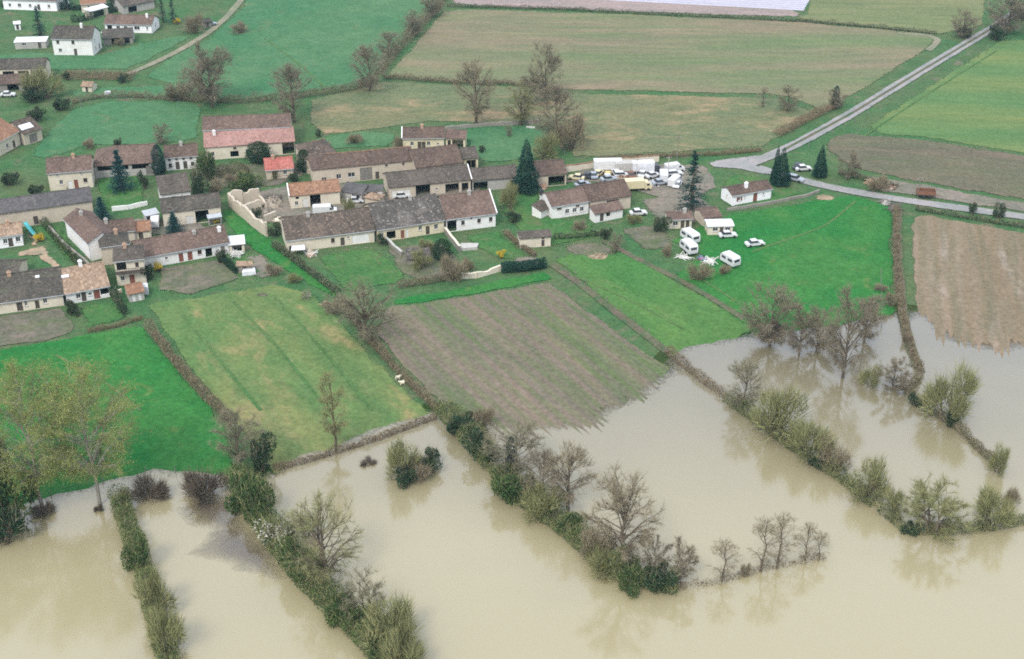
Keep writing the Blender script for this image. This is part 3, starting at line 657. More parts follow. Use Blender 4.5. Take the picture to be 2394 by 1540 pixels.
t_ = gen_bush(31, 4, 3.2, 350, 1600, 0.26); proto('green_bush', 3.2, (('stem', t_[0], 'bark'), ('crown', t_[1], 'twig_olive'), ('leaves', t_[2], 'leaf_mid')))
t_ = gen_bush(32, 4, 3.2, 300, 1800, 0.26); proto('dark_bush', 3.2, (('stem', t_[0], 'bark'), ('crown', t_[1], 'twig_grey'), ('leaves', t_[2], 'leaf_dark')))
t_ = gen_bush(33, 4, 3.4, 1700, 260, 0.2, 0.05, 0.9); proto('twiggy_bush', 3.4, (('stem', t_[0], 'bark'), ('crown', t_[1], 'twig_olive'), ('leaves', t_[2], 'leaf_olive')))
t_ = gen_bush(34, 4, 3.0, 1500, 300, 0.2, 0.05, 0.8); proto('brown_bush', 3.0, (('stem', t_[0], 'bark'), ('crown', t_[1], 'twig_brown'), ('leaves', t_[2], 'leaf_brown')))
t_ = gen_bush(35, 4, 3.6, 900, 700, 0.2, 0.045, 0.9); proto('blossom_bush', 3.6, (('stem', t_[0], 'bark'), ('crown', t_[1], 'twig_olive'), ('leaves', t_[2], 'blossom')))
t_ = gen_bush(36, 2, 1.6, 60, 900, 0.18); proto('forsythia', 1.6, (('stem', t_[0], 'bark'), ('crown', t_[1], 'twig_olive'), ('leaves', t_[2], 'forsythia')))
t_ = gen_bush(37, 4, 1.5, 1500, 120, 0.2, 0.06, 0.9); proto('brush', 1.5, (('stem', t_[0], 'bark'), ('crown', t_[1], 'bark')))
t_ = gen_spruce(41, 9, 4.6); proto('spruce', 9, (('trunk', t_[0], 'bark'), ('crown', t_[1], 'needle_blue')))
t_ = gen_spruce(42, 13, 5.0, 22, 12, 0.32, 9, 0.25, 0.36, 0.8); proto('fir', 13, (('trunk', t_[0], 'bark'), ('crown', t_[1], 'needle')))
t_ = gen_dense(43, 12, 5.2, 6500, 0.36); proto('thuja', 12, (('trunk', t_[0], 'bark'), ('crown', t_[1], 'thuja')))
t_ = gen_dense(44, 7, 2.2, 2600, 0.28, 'column'); proto('cypress', 7, (('trunk', t_[0], 'bark'), ('crown', t_[1], 'needle')))
t_ = gen_dense(45, 5, 5.2, 4200, 0.34, 'ball'); proto('round_evergreen', 5, (('trunk', t_[0], 'bark'), ('crown', t_[1], 'leaf_dark')))
for k_, (sd1, tw1, lv1, sz1, tl1, mats1) in dict(green_bush=(51, 450, 1500, .26, .8, ('bark', 'twig_olive', 'leaf_mid')), dark_bush=(52, 400, 1700, .26, .8, ('bark', 'twig_grey', 'leaf_dark')),
        twiggy_bush=(53, 1900, 200, .2, 1.0, ('bark', 'twig_olive', 'leaf_olive')), brown_bush=(54, 1600, 260, .2, .9, ('bark', 'twig_brown', 'leaf_brown'))).items():
    for vv in range(2):
        Hh = PLANTS[k_][0]; t_ = gen_bush(sd1 + 10 * vv, 4, Hh, tw1, lv1, sz1, .05, tl1, 7 + 4 * vv)
        proto(k_ + '_v%d' % vv, Hh, (('stem', t_[0], mats1[0]), ('crown', t_[1], mats1[1]), ('leaves', t_[2], mats1[2])))
for k_, a_ in dict(round_bare=(61, 12, 4.9, .14, 40, 10, 11, .05, 1.1, .26, .78, .3), field_tree=(62, 12, 4.7, .12, 38, 10, 11, .05, 1.1, .25, .7, .32)).items():
    for vv in range(2):
        t_ = gen_bare(a_[0] + 7 * vv, *a_[1:]); proto(k_ + '_v%d' % vv, 12, (('trunk', t_[0], 'bark'), ('crown', t_[1], 'twig_mauve' if k_ == 'round_bare' else 'twig_grey')))
PW = dict(oak=11.2, oak_olive=11.6, round_bare=9.2, field_tree=8.8, alder=4.6, thin_poplar=3.8, spring_poplar=12.4, willow=9.2, spread_willow=7.2, orchard_tree=6.0,
          green_bush=4, dark_bush=4, twiggy_bush=4, brown_bush=4, blossom_bush=4, forsythia=2, brush=4, spruce=4.6, fir=5, thuja=5.2, cypress=2.2, round_evergreen=5.2)
def plant(name, kind, u, v, vtop, wpx, label, cat='tree', group=None):
    """stand a plant where its foot is read at (u, v); its top and width set its size"""
    x, y, z = at(u, v); z = max(z, -0.3)
    lo, hi = 0.3, 45
    for _ in range(30):
        mdl = (lo + hi) / 2
        if project(x, y, z + mdl)[1] > vtop: lo = mdl
        else: hi = mdl
    Ht, parts = PLANTS[(kind, kind + '_v0', kind + '_v1')[int(u * 7 + v * 3) % 3] if kind + '_v0' in PLANTS else kind]
    mpp = math.dist((x, y, z), (0, 0, CAM_H)) / math.hypot(FPX, u - CX, v - CY)
    sx = wpx * mpp / PW[kind]; sz = lo / Ht
    o = empty(name, (x, y, z), (u * 0.37 + v * 0.11) % 6.283, label, cat, group); o.scale = (sx, sx, sz)
    for n, me_ in parts: link(n, me_, o)
    return o
def hedge(label, px, wd, ht, foliage='leaf_mid', twig='twig_olive', lpm=60, tpm=50, lsz=0.28, tl=0.7, name='hedge', rough=0.55, cat='hedge', group=None):
    pts = [Vector(at(u, v)[:2]) for u, v in px]
    r = random.Random(int(px[0][0] * 3 + px[0][1])); rnd.seed(int(px[0][0] + px[0][1] * 5))
    seg = [(a, b, (b - a).length) for a, b in zip(pts[:-1], pts[1:])]; tot = sum(s[2] for s in seg)
    lf, tg, st = MB(), MB(), MB()
    o3 = pts[0]
    root = empty(name, (o3.x, o3.y, max(-0.3, terrain(o3.x, o3.y))), 0, label, cat, group)
    def where(s):
        for a, b, l in seg:
            if s <= l: return a.lerp(b, s / l), (b - a) / l
            s -= l
        return seg[-1][1], (seg[-1][1] - seg[-1][0]) / seg[-1][2]
    ends = [max(-0.3, terrain(p.x, p.y)) for p in pts]
    zs = {}
    def gz_(p):
        k = (round(p.x / 3), round(p.y / 3))
        if k not in zs: zs[k] = max(-0.3, terrain(p.x, p.y))
        return zs[k]
    def prof(s):
        q = 1 + rough * 1.7 * noise.noise((s / 3.1, px[0][0], 0)) + rough * noise.noise((s / 0.9, px[0][1], 3))
        return max(0.25, q)
    def put(s):
        p, d = where(s); q = prof(s); nrm = Vector((-d.y, d.x))
        while True:
            a, b = r.uniform(-1, 1), r.uniform(0, 1)
            e = a * a + (2 * b - 1) ** 2 * 0.8
            if e < 1 and (e > 0.3 or r.random() < 0.4): break
        pp = p + nrm * a * wd / 2 * math.sqrt(q)
        return Vector((pp.x - o3.x, pp.y - o3.y, gz_(p) + b * ht * q - root.location.z)), a
    for i in range(int(tot * lpm)):
        p, a = put(r.uniform(0, tot)); lf.leaf(p, lsz)
    for i in range(int(tot * tpm)):
        p, a = put(r.uniform(0, tot))
        d = Vector((r.gauss(0, .5), r.gauss(0, .5), r.gauss(.8, .4))); d.normalize()
        tg.blade(p, d * tl * r.uniform(0.5, 1.3), 0.05)
    for i in range(int(tot / 1.6)):
        p, d = where(i * 1.6 + r.random()); z = gz_(p) - root.location.z
        st.tube([(p.x - o3.x, p.y - o3.y, z - 0.4), (p.x - o3.x + r.gauss(0, .2), p.y - o3.y + r.gauss(0, .2), z + ht * 0.7)], [0.06, 0.03], 4)
    for n, mb, mt in (('foliage', lf, foliage), ('twigs', tg, twig), ('stems', st, 'bark')):
        if mb.f: tag(mb.build(n, mt, root), kind='stuff')
    return root

# ------------------------------------------------------------------ buildings
def wall_face(mb, fr, x0, x1, z0, z1, ops, deep=0.22):
    """fr maps (along, depth, z); openings (a, b, c, d) are cut out and given reveals"""
    X = sorted({x0, x1, *[o[0] for o in ops], *[o[1] for o in ops]}); Z = sorted({z0, z1, *[o[2] for o in ops], *[o[3] for o in ops]})
    X = [x for x in X if x0 <= x <= x1]; Z = [z for z in Z if z0 <= z <= z1]
    for a, b in zip(X[:-1], X[1:]):
        for c, d in zip(Z[:-1], Z[1:]):
            mx, mz = (a + b) / 2, (c + d) / 2
            if any(o[0] < mx < o[1] and o[2] < mz < o[3] for o in ops): continue
            mb.quad(fr(a, 0, c), fr(b, 0, c), fr(b, 0, d), fr(a, 0, d))
    for a, b, c, d in ops:
        for p, q in (((a, c), (b, c)), ((b, c), (b, d)), ((b, d), (a, d)), ((a, d), (a, c))):
            mb.quad(fr(p[0], 0, p[1]), fr(q[0], 0, q[1]), fr(q[0], deep, q[1]), fr(p[0], deep, p[1]))
def frbox(mb, fr, a, b, c, d, y0, y1):
    P8 = [fr(a, y0, c), fr(b, y0, c), fr(b, y0, d), fr(a, y0, d), fr(a, y1, c), fr(b, y1, c), fr(b, y1, d), fr(a, y1, d)]
    mb.add(P8, ((0, 1, 2, 3), (7, 6, 5, 4), (0, 4, 5, 1), (1, 5, 6, 2), (2, 6, 7, 3), (3, 7, 4, 0)))
def fit_opening(root, fr, kind, a, b, c, d, mat=None):
    if kind == 'open': return
    mb = MB()
    if kind in ('win', 'shut'):
        w_ = 0.09
        for q in ((a, b, c, c + w_), (a, b, d - w_, d), (a, a + w_, c + w_, d - w_), (b - w_, b, c + w_, d - w_), ((a + b) / 2 - .03, (a + b) / 2 + .03, c + w_, d - w_)):
            frbox(mb, fr, *q, 0.12, 0.18)
        f = mb.build('window', mat if kind == 'win' and mat else 'frame_white', root)
        g = MB(); frbox(g, fr, a + w_, b - w_, c + w_, d - w_, 0.15, 0.16); g.build('pane', 'glass', f)
        if kind == 'shut':
            for q in ((a - (b - a) * 0.5 - .02, a - .02), (b + .02, b + (b - a) * 0.5 + .02)):
                s = MB(); frbox(s, fr, q[0], q[1], c, d, -0.06, -0.01); s.build('shutter', mat or 'wood_red', f)
        s = MB(); frbox(s, fr, a - .08, b + .08, c - .1, c - .003, -0.08, 0.02); s.build('sill', 'concrete', f)
    else:
        n = max(1, round((b - a) / 0.9)) if kind == 'gate' else 1
        for k in range(n):
            q = MB(); frbox(q, fr, a + (b - a) * k / n + .012, a + (b - a) * (k + 1) / n - .012, c, d, 0.1, 0.17)
            q.build('barn_door' if kind == 'gate' else 'door', mat or ('wood_grey' if kind == 'gate' else 'wood_dark'), root)
def slope(mb, pa, pb, pc, pd, th=0.14, sag=0.05, seed=0.0, nx=None):
    """roof plane: eave pa-pb, ridge pd-pc; an uneven top, a flat underside and edges"""
    pa, pb, pc, pd = map(Vector, (pa, pb, pc, pd))
    L = (pb - pa).length; nx = nx or max(2, int(L / 1.1)); ny = 4
    top, bot = [], []
    for j in range(ny + 1):
        for i in range(nx + 1):
            s, t = i / nx, j / ny
            p = pa.lerp(pb, s).lerp(pd.lerp(pc, s), t)
            e = sag * (noise.noise((p.x * 0.5, p.y * 0.7, seed)) * 1.2 + 0.5 * noise.noise((p.x * 1.7, p.y * 1.9, seed + 3))) - sag * 1.4 * math.sin(math.pi * s) * t
            top.append((p.x, p.y, p.z + e)); bot.append((p.x, p.y, p.z - th))
    W = nx + 1; n = len(top)
    fs = [(j * W + i, j * W + i + 1, (j + 1) * W + i + 1, (j + 1) * W + i) for j in range(ny) for i in range(nx)]
    fb = [tuple(k + n for k in f[::-1]) for f in fs]
    rim = [(i, i + 1) for i in range(nx)] + [(j * W + nx, (j + 1) * W + nx) for j in range(ny)] + [((j + 1) * W, j * W) for j in range(ny)] + [(ny * W + i + 1, ny * W + i) for i in range(nx)]
    fr_ = [(b_, a_, a_ + n, b_ + n) for a_, b_ in rim]
    mb.add(top + bot, fs + fb + fr_)
def solve_w(PL, PR, nrm, he, z0, tanp, rv, lo=1.2, hi=9.0):
    mx, my = (PL[0] + PR[0]) / 2, (PL[1] + PR[1]) / 2
    for _ in range(30):
        w_ = (lo + hi) / 2
        if project(mx + nrm[0] * w_, my + nrm[1] * w_, z0 + he + w_ * tanp)[1] > rv: lo = w_
        else: hi = w_
    return lo
def house(name, label, eL, eR, he, ridge=None, w=None, pitch=26, wall='w_cream', roof='r_brown', ops=(), gr=(), gl=(), oh=0.35, hipL=False, hipR=False, chim=(),
          back=None, mono=False, cat='house', group=None, caps=True, sag=0.05, skylight=(), verge=None):
    """eL, eR: ends of the front eave; ridge: height of the ridge line in the photo reading; openings (kind, centre along 0-1, width, sill, height, material)"""
    PL, PR = at(*eL, he), at(*eR, he)
    z0 = min(PL[2], PR[2]) - 0.03
    L = math.dist(PL[:2], PR[:2]); rz = math.atan2(PR[1] - PL[1], PR[0] - PL[0])
    nrm = (-math.sin(rz), math.cos(rz)); tanp = math.tan(math.radians(pitch))
    if w is None: w = solve_w(PL, PR, nrm, he, z0, tanp, ridge)
    root = empty(name, (PL[0], PL[1], z0), rz, label, cat, group)
    zr = he + w * tanp; bk = w if back is None else back
    Dp = w if mono else w + bk; zb = he + (w - bk) * tanp if not mono else zr
    if mono: bk = 0
    x0, x1, y0, y1 = 0.25, L - 0.25, oh, Dp - (oh if not mono else 0.1)
    hf = he + oh * tanp - 0.15; hb = (zr - 0.15) if mono else (he + (w - bk) * tanp + oh * tanp - 0.15)
    # walls
    def mk(ops_, ln):
        o = []
        for op in ops_:
            kind, c, wd, s, h_ = op[:5]; xc = c * ln
            o.append((max(0.08, xc - wd / 2), min(ln - 0.08, xc + wd / 2), max(s, 0.0), min(s + h_, hf - 0.12), kind, op[5] if len(op) > 5 else None))
        return o
    wm_ = MB()
    frF = lambda a, d, z: (x0 + a, y0 + d, z)
    frR = lambda a, d, z: (x1 - d, y0 + a, z)
    frL = lambda a, d, z: (x0 + d, y1 - a, z)
    for fr, ln, op in ((frF, x1 - x0, ops), (frR, y1 - y0, gr), (frL, y1 - y0, gl)):
        o = mk(op, ln); rect = [q[:4] for q in o]
        wall_face(wm_, fr, 0, ln, -0.6, hf, rect)
        for q in o: fit_opening(root, fr, q[4], *q[:4], mat=q[5])
    wm_.quad((x1, y1, -0.6), (x0, y1, -0.6), (x0, y1, hb), (x1, y1, hb))
    for x in (x0, x1):
        if mono: wm_.add(((x, y0, hf), (x, y1, hf), (x, y1, hb)), ((0, 1, 2),))
        else:
            if not (hipL if x == x0 else hipR): wm_.add(((x, y0, hf), (x, y1, hb), (x, w, zr - 0.16)), ((0, 1, 2),))
            if abs(hb - hf) > 0.02: wm_.add(((x, y0, hf), (x, y1, hf), (x, y1, hb)), ((0, 1, 2),))
    wm_.build('wall', wall, root)
    # roof
    rm = MB(); hx0 = min(w * 0.9, L * 0.4) if hipL else 0.0; hx1 = L - (min(w * 0.9, L * 0.4) if hipR else 0.0)
    slope(rm, (0, 0, he), (L, 0, he), (hx1, w, zr), (hx0, w, zr), sag=sag, seed=eL[0])
    if not mono: slope(rm, (L, Dp, zb), (0, Dp, zb), (hx0, w, zr), (hx1, w, zr), sag=sag, seed=eL[0] + 9)
    if hipL: slope(rm, (0, Dp, zb), (0, 0, he), (hx0, w, zr), (hx0, w, zr), sag=sag * 0.5, seed=3)
    if hipR: slope(rm, (L, 0, he), (L, Dp, zb), (hx1, w, zr), (hx1, w, zr), sag=sag * 0.5, seed=5)
    ro = rm.build('roof', roof, root)
    if caps and not mono:
        c = MB(); c.prism([(-0.16, -0.06), (-0.1, 0.09), (0, 0.13), (0.1, 0.09), (0.16, -0.06)], 0, 1)
        pts = [Vector((hx0 + (hx1 - hx0) * k / 8, w, zr - 0.02 - sag * 1.4 * math.sin(math.pi * k / 8))) for k in range(9)]
        c = MB(); c.tube(pts, [0.13] * 9, 6); c.build('ridge_tiles', roof if caps is True else caps, ro)
    if verge:
        for x in (verge if isinstance(verge, (list, tuple)) else ()):
            vm = MB(); X = L - 0.02 if x > 0.5 else 0.02
            vm.add([(X - .12, -0.02, he + .05), (X + .12, -0.02, he + .05), (X + .12, w, zr + .06), (X - .12, w, zr + .06),
                    (X - .12, -0.02, he + .2), (X + .12, -0.02, he + .2), (X + .12, w, zr + .2), (X - .12, w, zr + .2)],
                   ((3, 2, 1, 0), (4, 5, 6, 7), (0, 1, 5, 4), (1, 2, 6, 5), (2, 3, 7, 6), (3, 0, 4, 7))); vm.build('verge', 'w_white', ro)
    if cat == 'house' and not chim and L > 5: chim = [(0.22 + 0.5 * ((eL[0] * 0.37) % 1), 0.46, 0.7, 'brick_tan' if int(eL[0]) % 2 else 'w_grey')]
    for cx_, cy_, hh, cm in chim:
        X, Y = cx_ * L, cy_ * Dp; zz = he + min(Y, 2 * w - Y) * tanp
        c = MB(); c.box(X - .35, Y - .28, zz - 0.5, X + .35, Y + .28, zz + hh); c.box(X - .42, Y - .35, zz + hh + .003, X + .42, Y + .35, zz + hh + .12)
        c.box(X - .2, Y - .12, zz + hh + .125, X + .2, Y + .12, zz + hh + .4)
        c.build('chimney', cm, ro)
    for sx, sy, a_, b_ in skylight:
        X, Y = sx * L, sy * w; zz = he + Y * tanp; c = MB()
        Yb = Y + b_; zb_ = he + Yb * tanp
        c.add([(X, Y, zz + .04), (X + a_, Y, zz + .04), (X + a_, Yb, zb_ + .04), (X, Yb, zb_ + .04), (X, Y, zz + .16), (X + a_, Y, zz + .16), (X + a_, Yb, zb_ + .16), (X, Yb, zb_ + .16)],
              ((3, 2, 1, 0), (4, 5, 6, 7), (0, 1, 5, 4), (1, 2, 6, 5), (2, 3, 7, 6), (3, 0, 4, 7))); c.build('skylight', 'sheet_white', ro)
    if cat in ('house', 'farmhouse') and not mono:
        g_ = MB(); g_.tube([(0.05, -.07, he - .12), (L - .05, -.07, he - .12)], [.07, .07], 6)
        g_.tube([(L - .3, -.07, he - .15), (L - .3, oh - .06, he - .5), (L - .3, oh - .06, .1)], [.05] * 3, 5); g_.build('gutter', 'sheet_grey', ro)
    root['_L'], root['_w'], root['_D'] = L, w, Dp
    return root
def stone_wall(label, px, ht, th=0.4, mat='w_stone', ragged=0.15, cope=None, name='garden_wall'):
    """free-standing wall along readings of its foot"""
    pts = [Vector(at(u, v)[:2]) for u, v in px]; o3 = pts[0]; z0 = terrain(o3.x, o3.y)
    root = empty(name, (o3.x, o3.y, z0), 0, label, 'wall')
    for i, (a, b) in enumerate(zip(pts[:-1], pts[1:])):
        d = (b - a).normalized(); nrm = Vector((-d.y, d.x)) * th / 2; n = max(1, int((b - a).length / 0.45)); mb = MB()
        vs = []
        for k in range(n + 1):
            p = a.lerp(b, k / n); h_ = ht + ragged * ht * (1.1 * noise.noise((p.x * 0.35, p.y * 0.35, 8.0)) + 0.4 * noise.cell((p.x * 0.9, p.y * 0.9, 2.0)) - 0.1)
            zt = terrain(p.x, p.y) - z0
            for q, zz in ((p - nrm, zt - .4), (p + nrm, zt - .4), (p + nrm, zt + h_), (p - nrm, zt + h_)): vs.append((q.x - o3.x, q.y - o3.y, zz))
        fs = [(k * 4 + j, k * 4 + (j + 1) % 4, k * 4 + 4 + (j + 1) % 4, k * 4 + 4 + j) for k in range(n) for j in range(4)] + [(3, 2, 1, 0), tuple(n * 4 + j for j in range(4))]
        mb.add(vs, fs); w_ = mb.build('wall_length', mat, root)
        if cope:
            cb = MB(); vs = []
            for k in range(n + 1):
                p = a.lerp(b, k / n); h_ = ht + ragged * ht * (1.1 * noise.noise((p.x * 0.35, p.y * 0.35, 8.0)) + 0.4 * noise.cell((p.x * 0.9, p.y * 0.9, 2.0)) - 0.1) + terrain(p.x, p.y) - z0
                for q, zz in ((p - nrm * 1.5, h_ + .003), (p + nrm * 1.5, h_ + .003), (p + nrm * 1.5, h_ + .12), (p - nrm * 1.5, h_ + .12)): vs.append((q.x - o3.x, q.y - o3.y, zz))
            cb.add(vs, fs); cb.build('coping', cope, w_)
    return root

# ------------------------------------------------------------------ vehicles, animals, small things
def base_pt(u, v): x, y, z = at(u, v); return (x, y, z + 0.02)
def car(label, u, v, deg, paint, ln=4.0, estate=False, name='car', group=None):
    o = empty(name, base_pt(u, v), math.radians(deg), label, 'car', group); s = ln / 4.0
    bm = MB(); bm.prism([(x * s, z) for x, z in ((-2, .32), (-2, .62), (-1.92, .8), (-1.2, .86) if not estate else (-1.9, .86), (.75, .86), (1.75, .74), (1.98, .6), (2, .32))], -.8, .8)
    bm.build('body', paint, o)
    cb = MB(); a, b_ = ((-1.35, -.95) if not estate else (-1.9, -1.75))
    cb.box(a * s, -.74, .862, .8 * s, .74, 1.34, top=(b_ * s, -.6, .3 * s, .6)); gl = cb.build('window', 'glass', o)
    rb = MB(); rb.box(b_ * s - .03, -.62, 1.343, .32 * s, .62, 1.4); rb.build('roof', paint, o)
    for x in (-1.25, 1.25):
        for y in (-.78, .78): q = MB(); q.wheel(x * s, y, .3, .3, .2); q.build('wheel', 'tyre', o)
    for y in (-.55, .55): q = MB(); q.box(1.99 * s, y - .17, .5, 2.02 * s, y + .17, .64); q.build('headlight', 'frame_white', o)
    return o
def caravan(label, u, v, deg, ln=4.4, paint='car_white', group=None):
    o = empty('caravan', base_pt(u, v), math.radians(deg), label, 'caravan', group); h_ = ln / 2
    b_ = MB(); b_.prism([(-h_, .55), (-h_ - .05, 1.2), (-h_ + .1, 2.1), (-h_ + .45, 2.38), (h_ - .5, 2.38), (h_ - .1, 2.0), (h_ + .05, 1.2), (h_ - .05, .55)], -1.02, 1.02); b_.build('body', paint, o)
    r_ = MB(); r_.box(-h_ + .5, -.9, 2.383, h_ - .55, .9, 2.46, top=(-h_ + .6, -.8, h_ - .65, .8)); rf = r_.build('roof', 'sheet_white', o)
    q = MB(); q.box(-.25, -.25, 2.463, .25, .25, 2.55); q.build('roof_hatch', 'frame_white', rf)
    for y in (-1.03, 1.03):
        for x0, x1 in ((-h_ + .4, -.35), (.35, h_ - .5)): q = MB(); q.box(x0, y - .012, 1.35, x1, y + .012, 1.9); q.build('window', 'glass', o)
    q = MB(); q.box(-h_ - .045, -.7, 1.35, -h_ + .03, .7, 1.9, top=(-h_ + .02, -.7, -h_ + .1, .7)); q.build('window', 'glass', o)
    q = MB(); q.box(h_ - .1, -.7, 1.3, h_ + .06, .7, 1.75, top=(h_ - .12, -.7, h_ + .0, .7)); q.build('window', 'glass', o)
    q = MB(); q.box(-.3, -1.05, .6, .3, -1.035, 2.0); q.build('door', 'frame_white', o)
    for y in (-.95, .95): q = MB(); q.wheel(0, y, .32, .32, .2); q.build('wheel', 'tyre', o)
    q = MB(); q.tube([(h_ - .1, -.5, .5), (h_ + 1.1, 0, .48)], [.05, .05], 5); q.tube([(h_ - .1, .5, .5), (h_ + 1.1, 0, .48)], [.05, .05], 5); q.tube([(h_ + .9, 0, .5), (h_ + .9, 0, .05)], [.04, .05], 6); q.build('drawbar', 'wood_grey', o)
    return o
def van(label, u, v, deg, paint='car_white', ln=4.8, ht=2.2, box=False, name='van', cat='van', boxmat=None):
    o = empty(name, base_pt(u, v), math.radians(deg), label, cat); h_ = ln / 2
    if box:
        b_ = MB(); b_.box(-h_, -1.1, .75, h_ - 1.75, 1.1, ht + .55); b_.build('cargo_box', boxmat or paint, o)
        c = MB(); c.prism([(h_ - 1.7, .4), (h_ - 1.7, 2.1), (h_ - .75, 2.1), (h_ - .35, 1.35), (h_, 1.2), (h_, .4)], -.95, .95); c.build('cab', paint, o)
        c = MB(); c.box(-h_, -.5, .5, h_ - 1.7, .5, .745); c.build('chassis', 'car_dark', o)
    else:
        b_ = MB(); b_.prism([(-h_, .35), (-h_, ht - .15), (-h_ + .15, ht), (h_ - 1.4, ht), (h_ - .75, 1.25), (h_ - .05, 1.05), (h_, .35)], -.9, .9); b_.build('body', paint, o)
    q = MB()
    x0, z0 = (h_ - .73, 2.05) if box else (h_ - 1.36, ht - .08); x1, z1 = (h_ - .37, 1.42) if box else (h_ - .78, 1.32)
    q.add(((x0 + .03, -.8, z0), (x0 + .03, .8, z0), (x1 + .03, .8, z1), (x1 + .03, -.8, z1), (x0 - .1, -.8, z0 - .05), (x0 - .1, .8, z0 - .05), (x1 - .1, .8, z1 - .05), (x1 - .1, -.8, z1 - .05)),
          ((0, 1, 2, 3), (7, 6, 5, 4), (0, 4, 5, 1), (1, 5, 6, 2), (2, 6, 7, 3), (3, 7, 4, 0))); q.build('windscreen', 'glass', o)
    for y in (-.91, .91):
        q = MB(); yy = y * (1.055 if box else 1.0); q.box(x1 - .85, yy - .02, 1.3, x1 - .2, yy + .02, 1.75); q.build('window', 'glass', o)
    for x in (-h_ + .9, h_ - .8):
        for y in (-.85, .85): q = MB(); q.wheel(x, y, .36, .36, .22); q.build('wheel', 'tyre', o)
    return o
def trailer(label, u, v, deg, paint='car_rust', ln=5.0):
    o = empty('farm_trailer', base_pt(u, v), math.radians(deg), label, 'trailer'); h_ = ln / 2
    b_ = MB(); b_.box(-h_, -1.1, .8, h_, 1.1, .95); b_.build('bed', 'wood_dark', o)
    for q in ((-h_, -1.1, h_, -1.04), (-h_, 1.04, h_, 1.1), (-h_, -1.037, -h_ + .06, 1.037), (h_ - .06, -1.037, h_, 1.037)):
        s = MB(); s.box(q[0], q[1], .953, q[2], q[3], 1.75); s.build('side_board', paint, o)
    for x in (-.6, .6):
        for y in (-.98, .98): q = MB(); q.wheel(x, y, .4, .4, .25); q.build('wheel', 'tyre', o)
    q = MB(); q.tube([(h_, 0, .7), (h_ + 1.3, 0, .5)], [.06, .06], 5); q.build('drawbar', paint, o)
    return o
def sheep(label, u, v, deg, lying=False):
    r = random.Random(int(u)); o = empty('sheep', base_pt(u, v), math.radians(deg), label, 'sheep')
    # one skin: belly, chest, neck, head and jointed legs grown from a skeleton
    V = [(-.42, 0, .62), (-.12, 0, .64), (.22, 0, .64), (.42, 0, .74), (.56, 0, .92), (.74, 0, .86), (-.56, 0, .55)]; R = [.23, .27, .25, .17, .11, .07, .05]
    Ed = [(0, 1), (1, 2), (2, 3), (3, 4), (4, 5), (0, 6)]
    for y in (-.15, .15):
        i = len(V); V += [(-.38, y, .42), (-.34, y, .34), (-.44, y, .2), (-.42, y, .0)]; R += [.1, .07, .045, .05]; Ed += [(0, i), (i, i + 1), (i + 1, i + 2), (i + 2, i + 3)]
        i = len(V); V += [(.24, y, .42), (.25, y, .22), (.24, y, 0)]; R += [.09, .05, .05]; Ed += [(2, i), (i, i + 1), (i + 1, i + 2)]
    for y in (-.1, .1):
        i = len(V); V += [(.54, y, .96)]; R += [.03]; Ed += [(4, i)]
    m_ = bpy.data.meshes.new('body'); m_.from_pydata(V, Ed, []); m_.materials.append(MATS['wool'])
    b_ = link('body', m_, o)
    sk = b_.modifiers.new('skin', 'SKIN'); sk.use_smooth_shade = True
    for k, q in enumerate(m_.skin_vertices[0].data): q.radius = (R[k], R[k])
    m_.skin_vertices[0].data[1].use_root = True
    b_.modifiers.new('sub', 'SUBSURF').levels = 1; b_.modifiers['sub'].render_levels = 1
    return o
def slab(name, label, cat, px, ht, mat, legs=None):
    """low flat thing: an outline of its foot, given a thickness"""
    pts = [at(u, v) for u, v in px]; c = [sum(p[i] for p in pts) / len(pts) for i in range(3)]
    o = empty(name, c, 0, label, cat); m_ = MB(); n = len(pts); z0 = -0.2 if legs is None else legs
    vs = [(p[0] - c[0], p[1] - c[1], z0) for p in pts] + [(c[0] + (p[0] - c[0]) * .97 - c[0], (p[1] - c[1]) * .97, ht) for p in pts]
    m_.add(vs, [tuple(range(n - 1, -1, -1)), tuple(range(n, 2 * n))] + [(i, (i + 1) % n, (i + 1) % n + n, i + n) for i in range(n)])
    m_.build('slab' if legs is None else 'roof', mat, o)
    if legs is not None:
        for p in pts:
            q = MB(); X, Y = (p[0] - c[0]) * .92, (p[1] - c[1]) * .92; q.box(X - .06, Y - .06, -.3, X + .06, Y + .06, legs - .003); q.build('post', 'wood_grey', o)
    return o
def pole(label, u, v, vtop, r_=0.13, mat='concrete', arm=True):
    x, y, z = at(u, v); lo, hi = 1, 15
    for _ in range(25):
        md = (lo + hi) / 2
        if project(x, y, z + md)[1] > vtop: lo = md
        else: hi = md
    o = empty('utility_pole', (x, y, z), 0.3, label, 'pole')
    q = MB(); q.tube([(0, 0, -.5), (0, 0, lo)], [r_, r_ * .7], 8); q.build('shaft', mat, o)
    if arm:
        q = MB(); q.box(-.7, -.05, lo - .35, .7, .05, lo - .25); q.build('crossarm', 'wood_grey', o)
        for X in (-.6, 0, .6): q = MB(); q.tube([(X, 0, lo - .248), (X, 0, lo - .1)], [.05, .04], 6); q.build('insulator', 'frame_white', o)
    return o
